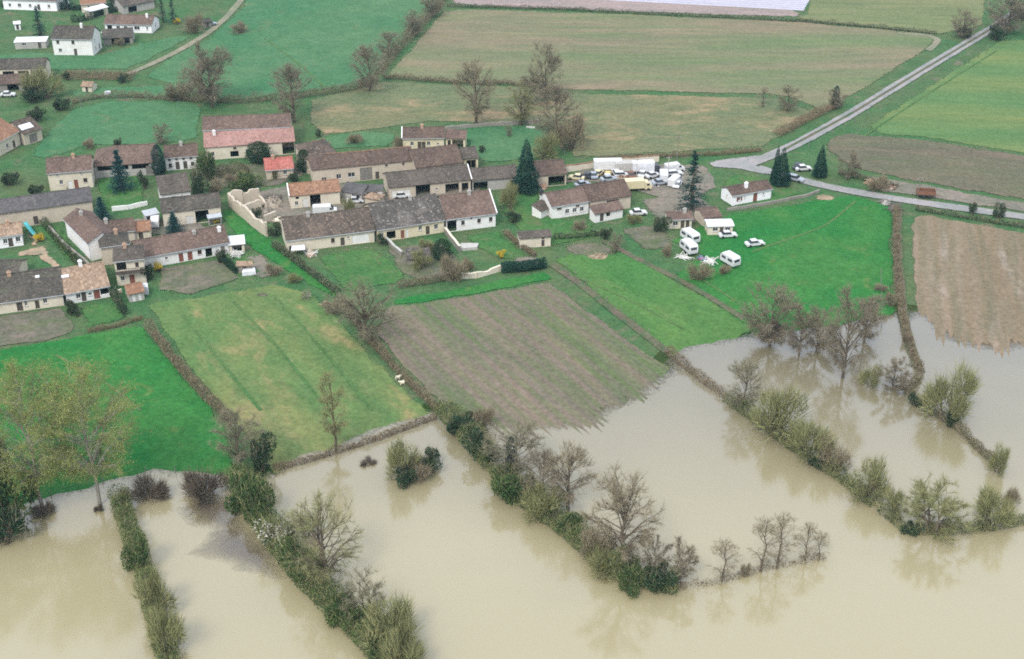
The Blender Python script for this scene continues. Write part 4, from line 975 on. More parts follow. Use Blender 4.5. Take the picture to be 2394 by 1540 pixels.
def heap(name, label, cat, u, v, wpx, dpx, ht, mat, n=60, sz=0.45, bits='timber_old'):
    """a pile: lumpy mound with loose pieces lying on it"""
    x, y, z = at(u, v); o = empty(name, (x, y, z), 0, label, cat)
    mpp = math.dist((x, y, z), (0, 0, CAM_H)) / FPX; rx = wpx * mpp / 2; ry = dpx * mpp / 2 / 0.4
    r = random.Random(int(u + v)); m_ = MB(); nr, na = 5, 18; vs = [(0, 0, ht)]
    for i in range(1, nr + 1):
        for j in range(na):
            a = 6.283 * j / na; q = i / nr; h_ = ht * (1 - q ** 1.7) * (1 + .5 * noise.noise((math.cos(a) * 2 + u, math.sin(a) * 2, q * 3))) - (0.25 if i == nr else 0)
            k = 1 + .2 * noise.noise((math.cos(a) * 1.5, math.sin(a) * 1.5, u)); vs.append((rx * q * k * math.cos(a), ry * q * k * math.sin(a), h_))
    fs = [(0, 1 + j, 1 + (j + 1) % na) for j in range(na)] + [(1 + (i - 1) * na + j, 1 + i * na + j, 1 + i * na + (j + 1) % na, 1 + (i - 1) * na + (j + 1) % na) for i in range(1, nr) for j in range(na)]
    m_.add(vs, fs); m_.build('mound', mat, o)
    p_ = MB()
    for i in range(n):
        a, q = r.uniform(0, 6.283), math.sqrt(r.random()); X, Y = rx * q * math.cos(a), ry * q * math.sin(a); Z = ht * (1 - q ** 1.7)
        d = Vector((r.gauss(0, 1), r.gauss(0, 1), r.gauss(0, .35))).normalized() * sz * r.uniform(.5, 1.6)
        p_.tube([(X, Y, Z + .05), (X + d.x, Y + d.y, Z + d.z * .6 + .1)], [.09, .07], 4)
    tag(p_.build('loose_pieces', bits, o), kind='stuff'); return o

def fence(label, px, gap=3.0, ht=1.25):
    """posts and two wires along a boundary"""
    pts = [Vector(at(u, v)[:2]) for u, v in px]; o3 = pts[0]; z0 = max(-.3, terrain(o3.x, o3.y)); root = empty('fence', (o3.x, o3.y, z0), 0, label, 'fence')
    tops = []
    for a, b in zip(pts[:-1], pts[1:]):
        n = max(1, int((b - a).length / gap))
        for k in range(n):
            p = a.lerp(b, k / n); z = max(-.3, terrain(p.x, p.y)) - z0; h_ = ht * rnd.uniform(.85, 1.15); q = MB()
            X, Y = p.x - o3.x, p.y - o3.y; q.tube([(X, Y, z - .4), (X + rnd.gauss(0, .06), Y + rnd.gauss(0, .06), z + h_)], [.08, .065], 5); q.build('post', 'wood_grey', root); tops.append((X, Y, z))
    for f in (.45, .85):
        q = MB(); q.tube([(X, Y, z + ht * f) for X, Y, z in tops], [.012] * len(tops), 3); q.build('wire', 'wood_grey', root)
    return root

# ------------------------------------------------------------------ the houses and barns
W = lambda c, wd=0.9, s=0.9, h=1.1, m=None: ('win', c, wd, s, h, m)
SH = lambda c, wd=0.8, s=0.9, h=1.2, m='wood_red': ('shut', c, wd, s, h, m)
DR = lambda c, wd=0.95, h=2.0, m='wood_dark': ('door', c, wd, 0, h, m)
GT = lambda c, wd=2.8, h=2.7, m='wood_grey': ('gate', c, wd, 0, h, m)
OP = lambda c, wd=3.0, h=2.6, s=0.0: ('open', c, wd, s, h)
BIG = 'village houses'
# far hamlet at the top of the meadow
house('house', 'tall white two-storey house with dark roof and bright white gable in the far hamlet', A(488, 374), A(890, 380), 5.0, A(700, 246)[1], pitch=34, wall='w_white', roof='r_dark',
      ops=[W(.14, .9, 3.4, 1.1, 'frame_brown'), W(.52, .9, 3.4, 1.1, 'frame_brown'), W(.17, 1.0, .9), DR(.55)], gr=[W(.3, .8, 3.2), W(.3, .8, 1.0), DR(.75)], chim=[(.68, .45, .9, 'w_white')], caps='r_brown', group=BIG)
house('house', 'long white bungalow with pinkish tiled roof beside two tall dark conifers', A(1000, 228), A(1470, 238), 2.7, A(1260, 139)[1], pitch=27, wall='w_clean', roof='r_pinkbrown',
      ops=[('open', .1, 1.6, 0, 2.2), W(.28, 1.2), W(.44, 1.2), W(.68, 1.8), W(.9, 0.6)], gr=[W(.5, .9)], chim=[(.85, .4, .8, 'w_white')], group=BIG)
house('shed', 'long flat white shed beside the tall white house', A(128, 408), A(445, 398), 2.1, w=4.6, pitch=3, wall='w_grey', roof='sheet_white', mono=True, ops=[W(.3, 1.2, .9, .8), DR(.8)], cat='shed', sag=.01, oh=.15)
house('shed', 'low brown shed with white sheet roof edge behind the tall white house', A(985, 372), A(1290, 352), 2.2, w=7.0, pitch=8, wall='w_stone', roof='r_dark', mono=True, ops=[OP(.4, 2.2, 1.9), OP(.8, 1.6, 1.9)], cat='shed')
house('shed', 'narrow lean-to with bright white sheet roof between the white house and bungalow', A(975, 312), A(1275, 322), 2.3, w=2.6, pitch=6, wall='w_grey', roof='sheet_white', mono=True, ops=[DR(.3)], cat='shed', sag=.01)
house('house', 'long white house cut by the top edge above a dark hedge', A(10, -10), A(545, 8), 3.4, w=5.0, pitch=25, wall='w_clean', roof='r_pinkbrown', ops=[W(.12), W(.3, 1.2), W(.5), DR(.66), W(.85)], group=BIG)
house('house', 'house with faded orange roof between dark conifers at the top edge', A(775, 42), A(1030, 22), 2.8, w=4.0, pitch=24, wall='w_cream', roof='r_orange', ops=[W(.3), DR(.6)], group=BIG)
house('shed', 'long narrow cream-roofed shed above the clipped far hedge', A(862, 112), A(1052, 62), 2.4, w=3.0, pitch=10, wall='w_cream', roof='sheet_white', mono=True, ops=[OP(.5, 4, 1.9)], cat='shed')
house('barn', 'long grey-roofed barn slanting up to the top edge beyond the bungalow', A(1185, 62), A(1500, 2), 2.6, w=4.2, pitch=22, wall='w_grey', roof='r_greybrown', ops=[OP(.3, 3, 2)], cat='barn')
house('hut', 'small cream hut with pale roof alone on the grass below the hamlet', A(775, 832), A(885, 838), 1.7, A(830, 785)[1], pitch=22, wall='w_cream', roof='r_tan', ops=[DR(.5, .8, 1.5)], cat='hut')
house('hut', 'dark field hut behind the parked car on the dirt track', A(1965, 215), A(2055, 200), 1.9, w=1.9, pitch=15, wall='w_stone', roof='r_dark', ops=[DR(.5, .8, 1.6)], cat='hut')
house('shed', 'small white shed at the far hamlet\'s edge', A(128, 232), A(200, 225), 2.0, w=2.0, pitch=12, wall='w_clean', roof='sheet_white', ops=[DR(.5, .8, 1.6)], cat='shed', mono=True)
# hamlet edge, second group
house('barn', 'dark-roofed barn with cream gable beside a bushy pale tree', A(-60, 668), A(440, 655), 3.4, A(200, 562)[1], pitch=30, wall='w_cream', roof='r_dark', ops=[OP(.25, 3.2, 2.6), OP(.55, 3, 2.6), GT(.8)], cat='barn', group=BIG)
house('shed', 'low brown-roofed shed in front of the dark-roofed barn', A(-60, 820), A(240, 800), 2.2, A(100, 715)[1], pitch=18, wall='w_stone', roof='r_brown', ops=[OP(.6, 3, 1.9)], cat='shed')
house('house', 'cream house with orange roof slope at the edge of the green meadow', A(-60, 1400), A(195, 1262), 3.6, A(60, 1150)[1], pitch=28, wall='w_cream', roof='r_orange', ops=[W(.5), DR(.75)], gr=[W(.4)], group=BIG)
house('barn', 'grey-tan barn with a white sheet on its roof beside the orange-roofed house', A(225, 1300), A(412, 1240), 3.0, A(320, 1150)[1], pitch=26, wall='w_pise', roof='r_old', ops=[GT(.5, 2.2, 2.3)], skylight=[(.1, .25, 3.4, 1.6)], cat='barn')
# first row of the village, west
house('house', 'cream two-storey farmhouse with brown roof standing above the slate-roofed barn', B(445, 782), B(893, 745), 4.4, B(660, 615)[1], pitch=30, wall='w_cream', roof='r_pinkbrown',
      ops=[W(.28, .8, 1.3), DR(.47, 1.0, 2.0, 'frame_white'), DR(.61, .9, 2.2, 'wood_red'), W(.83, .9, 1.3, 1.1, 'frame_brown'), W(.22, .5, 3.4, .5), W(.76, .5, 3.4, .5)], gr=[W(.5)], group=BIG)
house('barn', 'long farm building with hipped pinkish roof behind the blue-green spruce', B(890, 712), B(1515, 672), 3.2, B(1260, 505)[1], pitch=27, wall='w_grey', roof='r_pinkbrown', hipL=True,
      ops=[OP(.18, 3.5, 1.1, 1.8), OP(.45, 3, 1.1, 1.8), OP(.75, 4, 1.2, 1.7), GT(.9, 2, 2.3)], cat='barn', verge=None, group=BIG)
house('house', 'white farmhouse with two rows of small dark windows beside a dark column tree', B(1585, 632), B(1920, 605), 3.3, B(1740, 496)[1], pitch=30, wall='w_white', roof='r_brown',
      ops=[W(.13, .6, 2.35, .55, 'frame_brown'), W(.35, .6, 2.35, .55, 'frame_brown'), W(.57, .6, 2.35, .55, 'frame_brown'), W(.79, .6, 2.35, .55, 'frame_brown'), W(.14, .8, .6, 1.1, 'frame_brown'), DR(.36), DR(.6), W(.83, .8, .6, 1.1, 'frame_brown')], group=BIG)
house('shed', 'steep grey-roofed shed with white gable between the bushes', B(1548, 988), B(1855, 945), 2.9, B(1660, 782)[1], pitch=24, wall='w_white', roof='r_greybrown', mono=True, cat='shed', ops=[DR(.4)])
house('barn', 'grey mossy barn with dark open doorway and white double door', B(1560, 1162), B(2145, 1098), 3.5, B(1830, 992)[1], pitch=22, wall='w_cream', roof='r_dark', ops=[OP(.67, 2.9, 2.9), GT(.45, 1.7, 1.9, 'wood_white'), DR(.2)], cat='barn', group=BIG)
house('lean_to', 'small pale lean-to under the eaves of the grey mossy barn', B(2010, 1215), B(2150, 1195), 1.9, w=1.4, pitch=15, wall='w_grey', roof='sheet_grey', mono=True, ops=[OP(.5, 2.4, 1.3)], cat='shed')
house('barn', 'very long slate-grey barn with a blank tan wall', B(-260, 1205), B(900, 1042), 3.9, B(430, 985)[1], pitch=25, wall='w_pise', roof='r_slate', ops=[DR(.5, 1.0, 2.0)], gr=[W(.5, .6, 2)], cat='barn', group=BIG)
# farm group south-west
house('house', 'pale-walled house with dark slope running away beside the grass strip', C(605, 318), C(845, 560), 4.2, w=3.3, pitch=27, wall='w_white', roof='r_pinkbrown', ops=[W(.3, .6, 2.6, .7), W(.7, .6, 2.6, .7)], group=BIG)
house('house', 'small brown-roofed house in the middle of the south-west farm', C(1010, 468), C(1312, 432), 3.0, C(1150, 325)[1], pitch=25, wall='w_cream', roof='r_brown', ops=[W(.3), DR(.6)], chim=[(.1, .4, .9, 'w_grey')], group=BIG)
house('shed', 'cream shed with orange roof joined to the south-west farm', C(1250, 452), C(1465, 432), 2.4, C(1360, 345)[1], pitch=22, wall='w_cream', roof='r_orange', ops=[DR(.5)], cat='shed')
house('house', 'dark mossy hip-roofed house behind the balcony house', C(960, 600), C(1260, 560), 4.2, C(1120, 452)[1], pitch=28, wall='w_pise', roof='r_dark', hipL=True, hipR=True, ops=[W(.5)], group=BIG)
bal = house('house', 'tall narrow white and cream house with a balcony under its roof', C(1090, 738), C(1400, 705), 5.6, C(1240, 585)[1], pitch=24, wall='w_cream', roof='r_greybrown', hipL=True, hipR=True, oh=.5,
      ops=[('open', .22, 1.9, 3.3, 1.75), W(.75, .7, 3.6, 1.1, 'frame_brown'), DR(.52, 1.0, 2.1, 'wood_red'), W(.2, .8, .9)], group=BIG)
q = MB(); q.box(.2, -.7, 2.95, bal['_L'] - .2, .495, 3.12); dk = q.build('balcony', 'wood_dark', bal)
for k in range(14):
    X = .3 + (bal['_L'] - .6) * k / 13; q = MB(); q.box(X - .03, -.68, 3.123, X + .03, -.62, 3.95); q.build('baluster', 'wood_dark', dk)
q = MB(); q.box(.2, -.7, 3.953, bal['_L'] - .2, -.6, 4.03); q.build('handrail', 'wood_dark', dk)
house('house', 'long low white house with red-brown doors facing a kitchen garden', C(1330, 705), C(2225, 545), 2.7, C(1740, 455)[1], pitch=25, wall='w_white', roof='r_pinkbrown',
      ops=[W(.3, .6, 1.0, .7), DR(.46, .95, 2.0, 'wood_red'), DR(.56, 1.0, 2.0, 'wood_red'), W(.67, .9, .9, 1.1, 'wood_red'), OP(.77, 1.4, 2.0), DR(.93, .9, 1.9, 'wood_grey')], chim=[(.93, .35, .8, 'w_white'), (.66, .4, .5, 'w_grey')], group=BIG)
house('lean_to', 'white sheet-roofed lean-to at the end of the long low white house', C(2205, 575), C(2375, 560), 2.1, w=3.0, pitch=14, wall='w_cream', roof='sheet_white', mono=True, ops=[OP(.5, 2.0, 1.7)], cat='shed', sag=.02)
house('house', 'low house with dark mossy roof at the west edge of the village', C(-220, 1165), C(618, 1052), 2.5, C(300, 838)[1], pitch=24, wall='w_cream', roof='r_dark', ops=[DR(.47, 1.1, 1.9), DR(.68, .8, 1.8), W(.78, .8, .9), W(.55, .6, .9)], skylight=[(.69, .7, .8, .5)], cat='house', group=BIG)
house('house', 'house with speckled tan tiles joined to the mossy-roofed house', C(622, 1050), C(1068, 968), 2.5, C(790, 772)[1], pitch=24, wall='w_white', roof='r_tan', ops=[W(.28, .9, .8), DR(.4, .9, 2.0), W(.55, .7, 1.0, .7), DR(.7, 1.2, 2.0, 'wood_red'), OP(.89, 1.7, 1.3, .7)], skylight=[(.04, .62, 1.4, .6)], chim=[(.5, .5, .9, 'w_white')], group=BIG)
house('outhouse', 'tiny outhouse with red-orange roof below the balcony house', C(1235, 1055), C(1405, 1022), 1.9, C(1300, 955)[1], pitch=20, wall='w_grey', roof='r_orange', ops=[DR(.3, .7, 1.5, 'frame_white'), DR(.7, .7, 1.5, 'frame_white')], cat='outhouse')
house('house', 'white house with tan roof cut by the west edge beside the gravel path', C(-180, 520), C(222, 462), 2.8, C(60, 372)[1], pitch=24, wall='w_clean', roof='r_tan', ops=[W(.55), DR(.68), W(.88, 1.0, .9, 1.2)], group=BIG)
house('shed', 'dark-roofed shed with a round cream gable patch at the west edge', C(-120, 850), C(170, 850), 2.0, C(40, 720)[1], pitch=22, wall='w_cream', roof='r_dark', ops=[OP(.2, 2, 1.6)], cat='shed')
house('shed', 'grey sheet-roofed shed behind the white pickup', C(1405, 295), C(1545, 262), 2.2, w=2.4, pitch=10, wall='w_grey', roof='sheet_grey', mono=True, ops=[OP(.5, 2.4, 1.8)], cat='shed')
# the big farmhouse and its yard
fh = house('farmhouse', 'large farmhouse with a dark upper roof and a new pink lower roof', D(158, 362), D(1022, 328), 5.4, D(585, 212)[1], pitch=25, wall='w_cream', roof='r_pinkbrown', oh=.3, ops=[], group=BIG, cat='farmhouse')
q0 = house('farmhouse_front', None, D(178, 528), D(1062, 466), 3.4, D(600, 352)[1], pitch=20, wall='w_cream', roof='r_pink', mono=True,
      ops=[W(.08, .8, .9), W(.33, .8, 2.2, .6, 'frame_brown'), ('open', .32, 2.0, .3, 1.5), OP(.47, 1.0, 2.0), W(.66, 1, 1.0), OP(.93, 3.0, 3.0)], chim=[(.12, .8, .9, 'w_white')], cat=None)
# the front range belongs to the farmhouse: hand its parts over
mw_inv = None
for ch in list(q0.children):
    dx, dy, dz = (Vector(q0.location) - Vector(fh.location))
    a = -fh.rotation_euler.z
    ch.location = (dx * math.cos(a) - dy * math.sin(a), dx * math.sin(a) + dy * math.cos(a), dz); ch.rotation_euler = (0, 0, q0.rotation_euler.z - fh.rotation_euler.z); ch.parent = fh
bpy.data.objects.remove(q0)
house('shed', 'low house with a bright red roof below the big farmhouse', D(770, 752), D(1052, 728), 2.5, D(940, 622)[1], pitch=21, wall='w_pise', roof='r_red', ops=[DR(.3), W(.7)], cat='house', group=BIG)
house('barn', 'long tan barn with a tall grey door and two white-framed windows', D(1218, 745), D(2218, 652), 4.0, D(1720, 560)[1], pitch=24, wall='w_pise', roof='r_brown', hipL=True, oh=.3,
      ops=[('win', .11, 1.2, .9, .8, 'frame_white'), ('win', .255, 1.2, 1.0, 1.2, 'frame_white'), ('win', .38, 1.7, 1.1, 1.2, 'frame_white'), GT(.525, 2.9, 3.2), DR(.635, .9, 1.9), W(.73, .6, 2.9, .6, 'frame_brown'), W(.9, .6, 2.9, .6, 'frame_brown')], caps='r_orange', cat='barn', group=BIG)
house('barn', 'short wing with one tan slope running back from the long tan barn', D(1165, 640), D(1480, 590), 3.9, D(1330, 462)[1], pitch=24, wall='w_pise', roof='r_old', hipR=True, hipL=True, cat='barn', caps='r_orange', group=BIG)
house('barn', 'dark reddish-roofed barn continuing the long tan barn eastward', F(582, 488), F(1045, 432), 3.6, F(820, 282)[1], pitch=24, wall='w_pise', roof='r_brown', ops=[OP(.8, 2, 2)], cat='barn', group=BIG)
house('barn', 'open-fronted barn bay on cream posts beside the garden lawn', F(1042, 402), F(1200, 386), 3.2, F(1110, 282)[1], pitch=22, wall='w_yellow', roof='r_greybrown', ops=[OP(.35, 1.2, 2.6), OP(.68, 1.2, 2.6)], cat='barn')
house('house', 'yellow-walled house with white gable edge behind the long barns', F(448, 202), F(868, 196), 3.0, F(640, 88)[1], pitch=23, wall='w_yellow', roof='r_brown', ops=[W(.22), DR(.4), DR(.5), W(.62), W(.85, .6, 1.0, .6)], verge=[0], group=BIG)
house('shed', 'open cart shed joined to the yellow-walled house', F(862, 198), F(1068, 205), 2.8, F(960, 112)[1], pitch=16, wall='w_yellow', roof='r_pinkbrown', mono=True, ops=[OP(.62, 2.8, 2.3), OP(.18, .8, 1.6, .6)], cat='shed')
house('barn', 'grey barn with a black open doorway in the middle of the yard', F(318, 678), F(1128, 598), 3.0, F(650, 492)[1], pitch=24, wall='w_pise', roof='r_greybrown', ops=[('gate', .14, 4.4, 0, 2.0, 'wood_white'), OP(.41, 3.4, 2.7), W(.58, .6, 1.0, .6), OP(.77, 3.2, 2.3), OP(.93, 1.6, 2.2)], verge=[1], cat='barn', group=BIG)
house('barn', 'low grey barn with dark openings running to the tall green conifer', F(1128, 612), F(1590, 572), 2.8, F(1300, 472)[1], pitch=22, wall='w_grey', roof='r_greybrown', ops=[OP(.17, 3.4, 2.2), OP(.9, 2, 2)], cat='barn', group=BIG)
house('shed', 'open tan shed standing beyond the tall green conifer by the scrapyard', F(1760, 562), F(2055, 538), 3.0, F(1880, 415)[1], pitch=20, wall='w_pise', roof='r_brown', ops=[OP(.66, 4.0, 2.4)], cat='barn')
house('barn', 'barn with orange-edged tiles beside the ruined walls', E(805, 458), E(1378, 402), 3.3, E(1050, 292)[1], pitch=26, wall='w_cream', roof='r_orange', ops=[OP(.14, .8, .6, 2.2), W(.12, .8, .7, 1), DR(.3, 1.4, 2.2, 'wood_white'), OP(.5, 2.4, 2.9)], verge=[0], cat='barn', group=BIG)
house('shed', 'low grey-roofed shed between the orange-tiled barn and the grey barn', E(1372, 402), E(1610, 440), 2.3, E(1460, 312)[1], pitch=15, wall='w_grey', roof='r_slate', mono=True, ops=[OP(.7, 2, 1.8)], cat='shed')
house('shed', 'small shed with pale doors beside the grey barn\'s gable', E(1600, 392), E(1840, 400), 2.4, w=2.6, pitch=12, wall='w_white', roof='r_slate', mono=True, ops=[OP(.5, 2.4, 1.9)], cat='shed')
house('outhouse', 'rounded tan bake-oven outhouse in the yard behind the long row', E(1620, 470), E(1800, 500), 1.6, w=1.7, pitch=24, wall='w_pise', roof='r_tan', hipL=True, hipR=True, ops=[], cat='outhouse')
house('house', 'old house with sagging speckled roof at the green lane end of the long row', E(768, 950), E(1762, 832), 2.9, E(1200, 632)[1], pitch=26, wall='w_cream', roof='r_old', ops=[OP(.06, 1.5, 1.2, .2), W(.52, .8, .9, 1.1, 'frame_brown'), DR(.63, .9, 1.9), ('door', .84, 3.6, .1, 2.0, 'w_white'), W(.7, .5, 1.4, .5)], sag=.14, group=BIG)
house('house', 'yellowish middle house of the long row under a lichen-streaked slate roof', F(205, 1090), F(872, 988), 3.0, F(540, 782)[1], pitch=27, wall='w_yellow', roof='r_lichen', ops=[W(.06, .9, .9), OP(.2, 2.0, 1.8, .3), DR(.37, .8, 1.9, 'wood_red'), DR(.44, .6, 1.9, 'frame_white'), W(.64, .8, 1.2), DR(.75, .9, 2.0), W(.88, .9, .9, 1.2)], sag=.08, group=BIG)
house('house', 'white-walled end house of the long row with reddish roof and white verge', F(876, 985), F(1372, 925), 3.2, F(1080, 726)[1], pitch=27, wall='w_white', roof='r_pinkbrown', ops=[OP(.1, 2.2, 2.6), W(.33, .8, 1.2, 1.1, 'frame_brown'), W(.66, .8, 1.2, 1.1, 'frame_brown'), W(.9, .8, 1.2, 1.1, 'frame_brown'), W(.5, .5, 2.5, .4, 'frame_brown')], verge=[1], group=BIG)
house('shed', 'small cream garden shed with one sloping roof and two stacked doors', F(1585, 1170), F(1905, 1148), 2.4, F(1735, 1105)[1], pitch=14, wall='w_cream', roof='r_greybrown', ops=[DR(.75, .7, 1.5), W(.75, .6, 1.65, .5, 'frame_brown')], cat='shed')
house('pigsty', 'low pigsty with a broken grey roof in the garden of the long row', F(490, 1372), F(725, 1362), 1.5, F(600, 1255)[1], pitch=16, wall='w_stone', roof='r_lichen', mono=True, ops=[OP(.5, .8, 1.1)], cat='shed', sag=.1)
# east end
house('house', 'low white-grey house with brown roof facing the gardens at the east end', G(632, 748), G(1062, 682), 3.1, G(850, 558)[1], pitch=24, wall='w_white', roof='r_pinkbrown', ops=[W(.2, 1.2, 1.9, .5, 'frame_brown'), W(.7, .9, 1.9, .5, 'frame_brown'), W(.42, 1, .7), W(.62, 1, .7), W(.82, 1, .7)], chim=[(.02, .8, .6, 'car_dark')], group=BIG)
house('barn', 'brown-roofed barn joined to the east end of the white-grey house', G(1062, 688), G(1528, 620), 3.2, G(1300, 472)[1], pitch=24, wall='w_pise', roof='r_brown', ops=[OP(.55, 3.0, 2.6)], cat='barn', group=BIG)
house('lean_to', 'small tiled lean-to at the gable of the white-grey house', G(520, 802), G(640, 742), 1.9, G(540, 690)[1], pitch=18, wall='w_white', roof='r_old', mono=True, cat='shed')
house('shed', 'whitewashed shed with brown roof in front of the brown-roofed barn', G(1110, 832), G(1440, 768), 2.2, G(1250, 702)[1], pitch=18, wall='w_white', roof='r_pinkbrown', mono=True, ops=[OP(.48, 1.0, 1.0, .9), DR(.25)], cat='shed')
house('house', 'bright white bungalow with brown roof by the road junction', H(808, 548), H(1204, 476), 2.6, H(955, 428)[1], pitch=22, wall='w_clean', roof='r_brown', oh=.3, ops=[SH(.18, .7, .9, 1.0, 'wood_red'), W(.32, .4, 1.3, .5), ('door', .59, 1.1, 0, 2.1, 'wood_red'), W(.8, .5, 1.2, .6)], gl=[W(.5, .6, 1.2, .6)], chim=[(.42, .32, 1.0, 'w_clean')], group=BIG)
house('house', 'tiny cream cottage with pinkish roof above the parked caravans', H(185, 778), H(432, 768), 2.3, H(300, 702)[1], pitch=20, wall='w_cream', roof='r_pinkbrown', ops=[W(.3, 1.2, .6, 1.0), DR(.6, .8, 1.8), DR(.82, .8, 1.8)], group=BIG)
house('shed', 'small tan shed with pinkish roof behind the white awning', H(535, 768), H(712, 742), 2.2, H(600, 668)[1], pitch=20, wall='w_pise', roof='r_pinkbrown', ops=[DR(.5)], cat='shed')
house('mobile_home', 'white mobile home with a flat white awning beside the caravans', H(565, 842), H(828, 836), 2.3, H(690, 795)[1], pitch=8, wall='w_cream', roof='sheet_white', ops=[W(.3, 1.2, .9, .9), DR(.55, .8, 1.8), W(.8, 1.2, .9, .9)], cat='mobile home', sag=.02)

# ruined walls, garden walls
def ruin():
    r1 = stone_wall('roofless ruined barn with broken tan walls beside the green lane', [E(560, 905), E(400, 780), E(260, 660), E(148, 560)], 3.1, .55, 'w_pise', .28, name='ruined_barn')
    r1['category'] = 'ruin'
    for px, hh in (([E(148, 560), E(300, 545), E(480, 500)], 3.0), ([E(260, 660), E(400, 620), E(500, 600)], 2.2), ([E(400, 780), E(560, 740), E(660, 700)], 1.8), ([E(480, 500), E(560, 600)], 1.4)):
        q_ = stone_wall('x', px, hh, .5, 'w_pise', .35)
        for ch in list(q_.children):
            ch.location = Vector(q_.location) - Vector(r1.location); ch.parent = r1
        bpy.data.objects.remove(q_)
ruin()
heap('rubble_heap', 'dark heap of fallen beams and rubble inside the ruined barn', 'rubble', *E(620, 530), 46, 34, 1.3, 'rubble', 90, 1.1)
heap('rubble_heap', 'tan rubble mound against the ruined barn\'s south wall', 'rubble', *E(520, 640), 26, 16, 0.9, 'rubble', 30, .7)
heap('rubble_heap', 'heap of broken cream tiles at the corner of the old sagging house', 'rubble', *E(690, 720), 34, 10, 0.7, 'w_cream', 30, .6)
stone_wall('narrow tan wall between the gardens of the long row', [F(868, 1115), F(940, 1210), F(1012, 1300)], 1.3, .35, 'w_stone', .1, 'w_cream')
stone_wall('grey garden wall below the yellowish middle house', [F(300, 1200), F(390, 1290), F(450, 1340)], 1.0, .35, 'w_stone', .15, 'concrete')
stone_wall('pale stone wall around the lawn of the blue-green spruce', [(262, 492), (300, 488), (345, 478)], .9, .3, 'w_white', .1)
stone_wall('low tumbled tan garden wall beside the dark clipped hedge', [(1078, 650), (1115, 648), (1170, 632)], 1.2, .5, 'w_cream', .35)
stone_wall('low dark wall across the field below the far oak', [(1010, 308), (1080, 300), (1150, 293), (1260, 288)], .9, .5, 'w_stone', .3)
stone_wall('tan boundary wall behind the scrapyard', [(1320, 402), (1420, 386), (1540, 376)], 1.5, .3, 'w_cream', .12, 'r_orange')
stone_wall('brown wall running down beside the white bungalow\'s meadow', [(1700, 492), (1790, 478), (1890, 458), (1915, 448)], .6, .35, 'w_stone', .2)
stone_wall('stone wall along the narrow garden strip by the pale-walled house', [(115, 535), (150, 575), (210, 625)], 1.1, .4, 'w_stone', .15)
stone_wall('cream wall piece below the tiny red-roofed outhouse', [(255, 690), (285, 682)], .8, .3, 'w_cream', .15)
slab('concrete_slab', 'pale concrete slab over a cistern in the end house garden', 'slab', [F(1000, 1290), F(1180, 1275), F(1195, 1235), F(1020, 1235)], .55, 'concrete')
slab('sheet_roof', 'white corrugated lean-to roof on posts at the old sagging house', 'canopy', [E(832, 1140), E(990, 1130), E(985, 1075), E(840, 1085)], 1.7, 'sheet_white', 1.62)
slab('tarpaulin', 'white tarpaulin sheet spread over a woodpile below the farm garden', 'tarpaulin', [E(285, 1340), E(440, 1325), E(430, 1285), E(300, 1295)], .8, 'sheet_white')
house('outhouse', 'stone privy with tan roof in the farm garden by the woodpile', E(215, 1230), E(400, 1225), 1.7, w=1.6, pitch=14, wall='w_stone', roof='r_tan', mono=True, ops=[DR(.5, .8, 1.4)], cat='outhouse')
slab('boat', 'small white upturned boat lying on the grass below the cream hut', 'boat', [A(1010, 915), A(1040, 920), A(1078, 908), A(1070, 892), A(1020, 895)], .5, 'sheet_white')
slab('tank', 'white plastic tank beside the red-roofed outhouse', 'tank', [C(1380, 1050), C(1440, 1052), C(1440, 1010), C(1385, 1010)], 1.6, 'sheet_white')
slab('bench_slab', 'white slab lying in the garden lawn under the brown tree', 'slab', [F(1650, 102), F(1740, 106), F(1735, 92), F(1655, 90)], .25, 'concrete')
# turquoise barrel pipe
x, y, z = at(*C(320, 462)); o = empty('garden_slide', (x, y, z), 0, 'turquoise plastic slide standing in the grass beside the yellow bush', 'slide')
q = MB(); a = Vector((-2.2, 1.8, 1.5)); b_ = Vector((.6, -1.2, .25)); dirv = (b_ - a).normalized(); sd_ = Vector((dirv.y, -dirv.x, 0)).normalized() * .45
vs = []
for k in range(7):
    p = a.lerp(b_, k / 6); p.z += .25 * (1 - k / 6) ** 2
    for s_, up in ((-1, .35), (-.8, 0), (.8, 0), (1, .35)): vs.append(tuple(p + sd_ * s_ + Vector((0, 0, up))))
q.add(vs, [(k * 4 + j, k * 4 + j + 1, k * 4 + 5 + j, k * 4 + 4 + j) for k in range(6) for j in range(3)]); q.build('chute', 'teal', o)
for s_ in (-1, 1): q = MB(); p = a + sd_ * s_; q.tube([(p.x, p.y, -.2), (p.x, p.y, 2.3)], [.05, .05], 5); q.build('post', 'wood_grey', o)

# ------------------------------------------------------------------ vehicles
caravan('white caravan nearest the tiny cottage, half behind another caravan', *H(395, 985), 118, 4.6)
caravan('white caravan parked close in front of another caravan below the cottage', *H(382, 1090), 112, 4.4)
caravan('white caravan standing apart on the grass with its drawbar out', *H(782, 1212), 122, 4.2)
car('white car parked alone in the bright green meadow', *H(1022, 1028), 15, 'car_white', 4.2)
car('white car parked under the awning of the mobile home', *H(760, 945), 8, 'car_white', 4.0)
car('pale blue-grey car at the roadside below the two dark conifers', *H(1415, 400), -35, 'car_grey', 4.2, True)
car('white car parked behind the pointed conifer by the road', *H(1490, 300), 10, 'car_white', 4.0)
car('dark car beside the white one behind the pointed conifer', *H(1440, 278), 60, 'car_dark', 4.0)
car('cream car in front of the open tan shed', *G(905, 445), 165, 'car_cream', 4.0)
car('light blue-grey car in the scrapyard with its nose to the yard wall', *G(1265, 460), 15, 'car_grey', 4.0)
car('white car with yellow wing beside the scrapyard lorry', *G(1255, 415), 80, 'car_yellow', 3.8)
